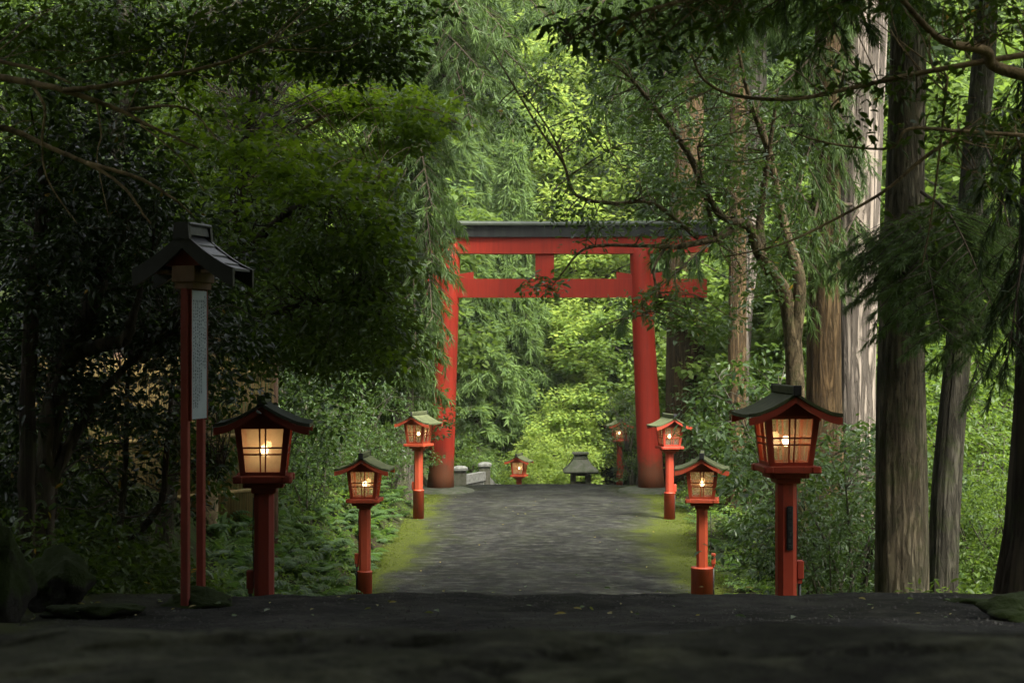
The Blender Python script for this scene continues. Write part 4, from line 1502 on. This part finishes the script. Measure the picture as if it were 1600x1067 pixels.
# cedar whose drooping foliage covers the left end of the gate
x = P(648, 700, 43)
o = thing('cedar_tree', 'drooping cedar whose foliage covers the left end of the red gate', 'cedar tree', (x.x, 43, Gs(x.x, 43)))
mb = MB()
pts = trunk(mb, [(608, 648, 740), (616, 646, 560), (622, 646, 400), (628, 648, 200), (634, 652, 0), (640, 652, -300)], 43, base_z=Gs(x.x, 43), seed=9)
mb.build('trunk', MAT['bark_grey'], o)
wb, fo = MB(), Fo()
cedar_crown(wb, fo, pts[0], 4.4, 17.5, .95, 1.8, 115, .34, pts, 20, .06, .8, 11, .9)
for a, b in (((640, 180, 43), (676, 330, 40.5)), ((640, 230, 43), (676, 410, 41)), ((640, 300, 43), (676, 500, 41)), ((636, 350, 43), (650, 570, 41)), ((650, 20, 43), (760, 120, 40)), ((650, -20, 43), (800, 60, 40)), ((650, -60, 43), (860, 30, 40)),
             ((650, 60, 43), (740, 200, 40)), ((650, -30, 43), (560, 60, 40)), ((650, 100, 43), (800, 190, 41)), ((650, 120, 43), (560, 240, 41)), ((650, 250, 43), (590, 420, 41)), ((650, -90, 43), (720, 20, 39)), ((655, 40, 43), (850, 140, 41))):
    bough(wb, fo, P(*a), P(*b), .1, 20, .34, .05, .36, 22, .055, .6, .15, .9)
wb.build('bough', MAT['twig_dark'], o)
fo.build('crown', MAT['cedar'], o)
# ------------------------------------------------------------------ shrubs: templates, then copies
def shrub_tpl(name, label, cat_, h, w, n, r, per, L, mat, flat=.6, up=.6, droop=.4, tmpl=None, stems=6, group=None):
    o = thing(name, label, cat_, (0, 0, 0), 0, group, local=True)
    mb, fo, pts = MB(), Fo(), []
    for i in range(stems):
        a = i * 2.4 + rng.random()
        e = Vector((math.cos(a) * w * .45 * rng.uniform(.3, 1), math.sin(a) * w * .45 * rng.uniform(.3, 1), h * rng.uniform(.6, .95)))
        pts += limb(mb, [Vector((e.x * .1, e.y * .1, -.15)), Vector((e.x * .35, e.y * .35, e.z * .45)), e], .014 * h + .004, .004, seed=i, sides=5)
    C = ball(n, 1, .4) * np.array([w / 2, w / 2, h * .5]) + np.array([0, 0, h * .56])
    C[:, :2] += .1 * w * vnoise(C[:, 2:3] * np.array([[1, 1.3]]), C[:, 0:1], 2.0, n)
    leaves(fo, C, r, per, L, flat, up, droop, tmpl)
    twigs(mb, pts, C, .005, .35)
    mb.build('stem', MAT['bark_grey'], o)
    fo.build('foliage', MAT[mat], o)
    return o


def put(tpl, spots, first=[None]):
    """spots: (px, d, scale, label, group[, dz]) ; the first spot moves the template itself"""
    for i, s in enumerate(spots):
        px, d, sc_, label, group = s[:5]
        o = tpl if (i == 0 and not tpl.get('_used')) else copy_tree(tpl)
        tpl['_used'] = 1
        x = (px - CX) / F * d
        o.location = (x, d, Gs(x, d) - .05 + (s[5] if len(s) > 5 else 0))
        o.rotation_euler = (0, 0, random.random() * 6.28)
        f = random.uniform(.9, 1.1)
        o.scale = (sc_ * f, sc_ * f, sc_ / f)
        tag(o, label, None, group)


gl = shrub_tpl('shrub', 'x', 'shrub', 1.8, 1.7, 110, .17, 26, .062, 'glossy')
g1 = 'glossy shrubs under the cedars on the right'
l1 = 'dark glossy-leaved shrub under the tall cedars right of the road'
put(gl, [(1335, 20.5, 1.3, 'tall silvery-leaved shrub rising between the vermilion lantern and the thick trunk', None)])
sh = shrub_tpl('shrub', 'x', 'shrub', 1.7, 1.9, 70, .22, 26, .085, 'shade', .35, .75, .4)
put(sh, [(1300, 19.5, .8, l1, g1), (1305, 22.0, 1.1, l1, g1), (1280, 24.0, 1.0, l1, g1), (1255, 27.5, 1.0, l1, g1), (1268, 28.5, 1.5, l1, g1), (1270, 24.5, 1.5, l1, g1), (1232, 32.0, 1.2, l1, g1),
         (1225, 34.5, 1.5, l1, g1), (1350, 24.0, 1.6, l1, g1), (1165, 40.5, 1.2, l1, g1), (1195, 41.0, 1.9, l1, g1), (1230, 33.0, 2.1, l1, g1), (1300, 33.0, 2.1, l1, g1), (1120, 52.5, 1.7, l1, g1), (990, 56.5, 1.0, 'dark shrub at the foot of the far lantern left of the right gate post', None), (982, 55.6, 1.0, 'loose dark-leaved shrub arching over the far right lantern', None, 1.5)])
bu = shrub_tpl('shrub', 'x', 'shrub', 1.9, 2.0, 120, .2, 28, .075, 'bush', .5, .7, .3)
g2 = 'light green bushes behind the leaning trunk'
l2 = 'light green bush in the clearing behind the leaning cedar trunk'
put(bu, [(1480, 23.5, 1.0, l2, g2), (1530, 22.5, .95, l2, g2), (1560, 26.0, 1.3, l2, g2), (1500, 28.0, 1.6, l2, g2), (1580, 30.0, 2.0, l2, g2), (1530, 33.0, 2.2, l2, g2), (1470, 34.0, 2.3, l2, g2), (1590, 20.5, .9, l2, g2), (1420, 33.0, 2.2, l2, g2),
         (716, 60.5, 1.7, 'bright green bush crowding the right side of the left gate post', None)])
g3_ = 'shrubs on the left bank'
l3 = 'leafy green shrub on the steep bank left of the road'
put(sh, [(610, 41.0, 1.0, l3, g3_), (565, 37.0, .9, l3, g3_), (560, 39.0, 1.3, l3, g3_), (540, 35.0, 1.1, l3, g3_), (500, 33.0, 1.2, l3, g3_), (620, 47.0, 1.6, l3, g3_), (580, 45.0, 1.7, l3, g3_), (530, 43.0, 1.8, l3, g3_), (470, 37.0, 1.6, l3, g3_), (440, 31.0, 1.2, l3, g3_), (650, 50.0, 1.4, l3, g3_), (410, 28, 1.1, l3, g3_), (480, 29.5, .8, l3, g3_)])

# bright rounded bush beyond the gate
yb = shrub_tpl('rounded_bush', 'rounded yellow-green bush beside the small far lantern beyond the gate', 'bush', 3.2, 3.6, 240, .34, 36, .15, 'farbright', .6, .7, .3)
put(yb, [(853, 64.0, .95, None, None, -.1)])


# ------------------------------------------------------------------ ferns, strap leaves, creepers: ground cover
def fern_cover(name, label, XY, size, mat, seed=0, npin=11):
    fo = Fo()
    n = len(XY)
    z = G(XY[:, 0], XY[:, 1])
    base = np.stack([XY[:, 0], XY[:, 1], z - .02], 1)
    for q in range(6):                       # six fronds a plant
        a = rng.random(n) * 6.28
        s = size * rng.uniform(.6, 1.25, n)
        hd = np.stack([np.cos(a), np.sin(a), np.zeros(n)], 1)
        sd = np.stack([-np.sin(a), np.cos(a), np.zeros(n)], 1)
        ti = rng.uniform(.2, .8, n)
        for i in range(npin):
            t = (i + 1) / npin
            p = base + hd * (s * t * .85)[:, None] + np.array([0, 0, 1.0]) * (s * (1.15 * t - .95 * t * t))[:, None]
            w = s * .26 * math.sin(math.pi * min(1, .12 + t * .9)) + .012
            for sg_ in (-1, 1):
                d = sd * sg_ + hd * .45 + np.array([0, 0, -.25])
                V, Fq = place(LEAF_V * np.array([.9, 1, 1]), LEAF_F, p, d, np.tile([0, 0, 1.0], (n, 1)) + hd * .3, w)
                fo.put(V, Fq, np.repeat(np.clip(ti + rng.normal(size=n) * .1, 0, .92), 6))
    return tag(fo.build(name, MAT[mat]), label, 'ferns', kind='stuff')


def scatter(n, px0, px1, d0, d1, test):
    px = rng.uniform(px0, px1, n)
    d = rng.uniform(d0, d1, n)
    x = (px - CX) / F * d
    XY = np.stack([x, d], 1)
    return XY[test(x, d)]


offL = lambda x, y: x < np.interp(y, *XLK) - .12
offR = lambda x, y: x > np.interp(y, *XRK) + .12
fern_cover('ferns', 'ferns covering the bank left of the road', scatter(1050, 330, 660, 14.5, 44, offL), .46, 'fern')
fern_cover('ferns', 'low ferns and seedlings under the shrubs right of the road', scatter(600, 1060, 1580, 15, 44, offR), .40, 'fern', npin=8)


def strap_cover(name, label, XY, h, mat, k=9):
    fo = Fo()
    n = len(XY)
    z = G(XY[:, 0], XY[:, 1])
    for q in range(k):
        pos = np.stack([XY[:, 0], XY[:, 1], z - .02], 1) + rng.normal(size=(n, 3)) * np.array([.05, .05, 0])
        a = rng.random(n) * 6.28
        hd = np.stack([np.cos(a), np.sin(a), np.zeros(n)], 1)
        s = h * rng.uniform(.6, 1.2, n)
        w = s * .055
        pr = None
        ti = rng.uniform(.2, .8, n)
        rows = []
        for t in np.linspace(0, 1, 6):
            c = pos + hd * (s * .75 * t ** 1.6)[:, None] + np.array([0, 0, 1.0]) * (s * (1.25 * t - .75 * t * t))[:, None]
            sd = np.stack([-np.sin(a), np.cos(a), np.zeros(n)], 1) * (w * (1 - t ** 2.5) + .001)[:, None]
            rows += [c - sd, c + sd]
        V = np.stack(rows, 1).reshape(-1, 3)
        Fq = np.concatenate([np.array([[2 * i, 2 * i + 1, 2 * i + 3, 2 * i + 2]]) for i in range(5)])
        Fq = (Fq[None] + (np.arange(n) * 12)[:, None, None]).reshape(-1, 4)
        fo.put(V, Fq, np.repeat(ti, 12))
    return tag(fo.build(name, MAT[mat]), label, 'strap leaves', kind='stuff')


strap_cover('strap_leaves', 'strap-leaved plants along the foot of the left bank', scatter(330, 340, 600, 14.2, 30, offL), .42, 'grass')
strap_cover('strap_leaves', 'strap-leaved seedlings at the foot of the right hand trunks', scatter(110, 1255, 1500, 13.8, 17.5, offR), .42, 'grass')

# broad ground leaves filling between the ferns
fo = Fo()
XY = np.concatenate([scatter(2600, 330, 680, 14, 50, offL), scatter(2600, 1050, 1600, 14, 50, offR)])
C = np.stack([XY[:, 0], XY[:, 1], G(XY[:, 0], XY[:, 1]) + rng.uniform(.05, .5, len(XY)) * rng.random(len(XY))], 1)
leaves(fo, C, .2, 11, .085, .5, .75, .2)
tag(fo.build('ground_creepers', MAT['bush']), 'low creeping leaves covering the banks beside the road', 'creepers', kind='stuff')
# dark leaves at the extreme left, around the boulders
fo = Fo()
XY = scatter(900, -20, 330, 12.2, 17, lambda x, y: x < -2.9)
C = np.stack([XY[:, 0], XY[:, 1], G(XY[:, 0], XY[:, 1]) + rng.uniform(.05, .7, len(XY)) * rng.random(len(XY))], 1)
leaves(fo, C, .2, 16, .08, .5, .7, .2)
tag(fo.build('undergrowth', MAT['camellia']), 'dark low undergrowth behind the boulders at far left', 'undergrowth', kind='stuff')

# moss cushions and small weeds breaking the edges of the road
fo = Fo()
n = 9000
y = rng.uniform(13.2, 50, n)
s_ = rng.random(n) < .45
wl, wr = np.interp(y, *XLK), np.interp(y, *XRK)
q = np.abs(rng.normal(size=n)) * .36 - .12
x = np.where(s_, wl + q, wr - q * 1.3)
C = np.stack([x, y, np.maximum(G(x, y), prof(y)) + .018], 1)
leaves(fo, C, .075, 9, .024, .30, .6, 0)
tag(fo.build('moss_tufts', MAT['moss']), 'small moss cushions and weeds along both road edges', 'moss', kind='stuff')

# gravel on the near crest and a few fallen leaves
n = 5200
x, y = rng.uniform(-4, 4.2, n), np.concatenate([rng.uniform(9.6, 12.35, n - 700), rng.uniform(2.3, 9, 700)])
s = rng.uniform(.004, .011, n) * np.where(rng.random(n) < .06, 2.0, 1)
wl, wr = np.interp(y, *XLK), np.interp(y, *XRK)
u = (x - wl) / (wr - wl)
z = prof(y) + .012
bb = (.016 * vnoise(x, y, 1.6, 21) + .006 * vnoise(x, y, 7.0, 22)) * np.clip((y - 5) / 3, .35, 1)
c = np.stack([x, y, z + bb + s * .15], 1)
o6 = np.array([(1, 0, 0), (-1, 0, 0), (0, 1, 0), (0, -1, 0), (0, 0, .7), (0, 0, -.7)], float)
V = c[:, None, :] + s[:, None, None] * (o6[None] * rng.uniform(.6, 1.2, (n, 6, 1)))
q = np.array([(0, 2, 4, 4), (2, 1, 4, 4), (1, 3, 4, 4), (3, 0, 4, 4)])
me_f = q[:, :3]
V = V.reshape(-1, 3)
Ft = (me_f[None] + (np.arange(n) * 6)[:, None, None]).reshape(-1, 3)
me = bpy.data.meshes.new('gravel')
me.from_pydata(V.tolist(), [], Ft.tolist())
MAT['gravel'] = simple('gravel_stone', (.022, .022, .021), (.075, .072, .066), 3, .8, .2, .1)
tag(link('gravel', me, MAT['gravel']), 'loose gravel on the near crest of the road', 'gravel', kind='stuff')
fo = Fo()
XY = np.stack([rng.uniform(-3, 3.6, 190), np.concatenate([rng.uniform(10, 46, 120), rng.uniform(9.8, 12.3, 70)])], 1)
wl, wr = np.interp(XY[:, 1], *XLK), np.interp(XY[:, 1], *XRK)
u = np.clip((XY[:, 0] - wl) / (wr - wl), .03, .97)
XY[:, 0] = wl + u * (wr - wl)
zz = prof(XY[:, 1]) + .03 + .05 * (1 - (2 * u - 1) ** 2)
pos = np.stack([XY[:, 0], XY[:, 1], zz], 1)
V, Fq = place(LEAF_V, LEAF_F, pos, unit(np.concatenate([rng.normal(size=(190, 2)), np.zeros((190, 1))], 1)), np.tile([0, 0, 1.0], (190, 1)) + rng.normal(size=(190, 3)) * .3, rng.uniform(.03, .075, 190))
fo.put(V, Fq, np.repeat(rng.choice([.3, .6, 1.0, 1.0], 190), 6))
tag(fo.build('fallen_leaves', MAT['glossy']), 'yellow and green fallen leaves scattered on the road', 'fallen leaves', kind='stuff')


# ------------------------------------------------------------------ wood beyond the gate
def far_cedar_tpl(name, h, seed):
    o = thing(name, 'x', 'cedar tree', (0, 0, 0), local=True)
    mb = MB()
    mb.tube([Vector((0, 0, -.6)), Vector((.1, 0, h * .4)), Vector((0, .05, h))], [.42, .28, .05], 14, True, .04, seed)
    mb.build('trunk', MAT['bark_brown'], o)
    wb, fo = MB(), Fo()
    cedar_crown(wb, fo, (0, 0, 0), h * .10, h * .99, h * .20, h * .02, 150, .78, None, 18, .085, .4, 13, 1.05)
    wb.build('bough', MAT['twig_dark'], o)
    fo.build('crown', MAT['farcedar'], o)
    return o


def far_broad_tpl(name, h, w, n, per, L, mat, flat=.45):
    o = thing(name, 'x', 'broadleaf tree', (0, 0, 0), local=True)
    mb, pts = MB(), []
    pts += limb(mb, [Vector((0, 0, -.5)), Vector((.2, .1, h * .3)), Vector((0, .2, h * .7))], .24, .08, seed=n)
    for i in range(7):
        a = i * 2.4
        pts += limb(mb, [Vector((.15, .1, h * (.22 + .05 * i))), Vector((math.cos(a) * w * .2, math.sin(a) * w * .2, h * (.38 + .05 * i))), Vector((math.cos(a) * w * .42, math.sin(a) * w * .42, h * (.42 + .06 * i)))], .09, .02, seed=i)
    mb.build('trunk', MAT['bark_grey'], o)
    fo = Fo()
    C = ball(n, 1, .38) * np.array([w / 2, w / 2, h * .46]) + np.array([0, 0, h * .55])
    leaves(fo, C, w * .085, per, L, flat, .75, .3, MAPLE_V)
    fo.build('crown', MAT[mat], o)
    return o


fc = [far_cedar_tpl('cedar_tree', 17, 1), far_cedar_tpl('cedar_tree', 15, 2)]
fb = [far_broad_tpl('broadleaf_tree', 9, 8, 200, 75, .25, 'farbright', .75), far_broad_tpl('broadleaf_tree', 11, 8.5, 220, 70, .27, 'wall_forest', .5)]
gC, gB, gW = 'cedars beyond the gate', 'yellow-green trees beyond the gate', 'green broadleaf trees on the wooded slope'
lC, lB, lW = 'tall green cedar on the slope beyond the red gate', 'sunlit yellow-green tree on the slope beyond the red gate', 'mid-green broadleaf tree on the wooded slope behind'
put(fc[0], [(800, 78, .82, 'dark feathery cedar framed between the gate posts', None, -1.2), (735, 76, .8, 'dark feathery cedar seen beside the left gate post', None, -1.0), (690, 84, 1.1, lC, gC), (1010, 92, 1.2, lC, gC), (640, 80, 1.2, lC, gC), (1120, 84, 1.2, lC, gC)])
put(fc[1], [(765, 88, 1.15, lC, gC), (590, 78, 1.2, lC, gC), (1060, 78, 1.1, lC, gC), (720, 104, 1.3, lC, gC), (845, 112, 1.2, lC, gC), (1190, 80, 1.2, lC, gC)])
put(fb[0], [(955, 79, .85, lB, gB), (925, 75, .62, lB, gB), (885, 74, .5, lB, gB), (905, 84, 1.0, lB, gB), (868, 92, 1.1, lB, gB), (945, 90, 1.1, lB, gB), (820, 100, 1.25, lB, gB), (905, 103, 1.3, lB, gB), (985, 104, 1.3, lB, gB), (780, 116, 1.4, lB, gB), (870, 122, 1.4, lB, gB), (950, 124, 1.4, lB, gB), (1040, 110, 1.4, lB, gB), (1030, 128, 1.5, lB, gB), (1110, 112, 1.5, lB, gB), (910, 140, 1.6, lB, gB), (820, 138, 1.6, lB, gB), (1000, 142, 1.6, lB, gB)])
put(fb[1], [(1015, 76, .8, lW, gW), (1150, 64, .9, lW, gW), (1230, 56, .9, lW, gW), (1300, 48, .8, lW, gW), (1440, 44, .85, lW, gW), (1520, 46, .9, lW, gW), (1590, 42, .9, lW, gW), (1380, 58, 1.1, lW, gW), (1480, 62, 1.2, lW, gW), (1580, 66, 1.2, lW, gW), (1290, 72, 1.2, lW, gW), (1210, 90, 1.4, lW, gW),
            (1340, 96, 1.4, lW, gW), (1460, 90, 1.4, lW, gW), (1570, 92, 1.4, lW, gW), (700, 122, 1.5, lW, gW), (600, 60, 1.0, lW, gW), (520, 58, 1.0, lW, gW), (440, 50, .9, lW, gW), (360, 44, .9, lW, gW), (280, 40, .85, lW, gW), (180, 42, .9, lW, gW), (80, 40, .9, lW, gW), (560, 95, 1.4, lW, gW), (480, 80, 1.3, lW, gW), (380, 70, 1.2, lW, gW), (250, 60, 1.1, lW, gW), (120, 58, 1.1, lW, gW), (10, 46, 1.0, lW, gW)])

# ------------------------------------------------------------------ light, sky, camera
EL, AZ = 56.0, 142.0          # sun height, degrees right of the view direction
w = bpy.data.worlds.new('World')
sc.world = w
w.use_nodes = True
nt = w.node_tree
sky = nt.nodes.new('ShaderNodeTexSky')
sky.sky_type = 'NISHITA'
sky.sun_disc = False
sky.sun_elevation = R(EL)
sky.sun_rotation = R(AZ)
sky.air_density = 1.0
sky.dust_density = 2.0
bg = nt.nodes['Background']
hs = nt.nodes.new('ShaderNodeHueSaturation')      # overcast: a greyer sky
hs.inputs['Saturation'].default_value = .15
nt.links.new(sky.outputs[0], hs.inputs['Color'])
nt.links.new(hs.outputs[0], bg.inputs[0])
bg.inputs[1].default_value = 0.12
sd = bpy.data.lights.new('sun', 'SUN')
sd.energy = 3.2
sd.angle = R(24)
sd.color = (1.0, .95, .85)
so = bpy.data.objects.new('sun', sd)
COL.objects.link(so)
sv = Vector((math.sin(R(AZ)) * math.cos(R(EL)), math.cos(R(AZ)) * math.cos(R(EL)), math.sin(R(EL))))
so.rotation_euler = (-sv).to_track_quat('-Z', 'Y').to_euler()
so.location = (0, 30, 60)

m, nt, out = new_mat('forest_air')
pv = nt.nodes.new('ShaderNodeVolumePrincipled')
pv.inputs['Color'].default_value = (.90, .95, .92, 1)
pv.inputs['Density'].default_value = .00022
nt.links.new(pv.outputs[0], out.inputs['Volume'])
b = MB()
b.box(0, 130, 38, 330, 410, 92)
hz = b.build('haze', m)
tag(hz, 'thin pale haze in the air under the trees', 'haze', kind='stuff')

cd = bpy.data.cameras.new('camera')
cd.sensor_width = 36
cd.lens = 36 * F / 1600
cd.clip_start = .1
cd.clip_end = 2000
cd.dof.use_dof = True
cd.dof.focus_distance = 26
cd.dof.aperture_fstop = 7.0
co = bpy.data.objects.new('camera', cd)
COL.objects.link(co)
co.location = (0, 0, CAMZ)
co.rotation_euler = (R(90), 0, 0)
sc.camera = co

sc.view_settings.view_transform = 'Standard'
sc.view_settings.look = 'None'
sc.view_settings.exposure = 2.35
sc.view_settings.gamma = 1
cy = sc.cycles
cy.max_bounces = 8
cy.diffuse_bounces = 4
cy.glossy_bounces = 2
cy.transmission_bounces = 4
cy.transparent_max_bounces = 8
cy.use_denoising = True
cy.sample_clamp_indirect = 4
cy.caustics_reflective = cy.caustics_refractive = False
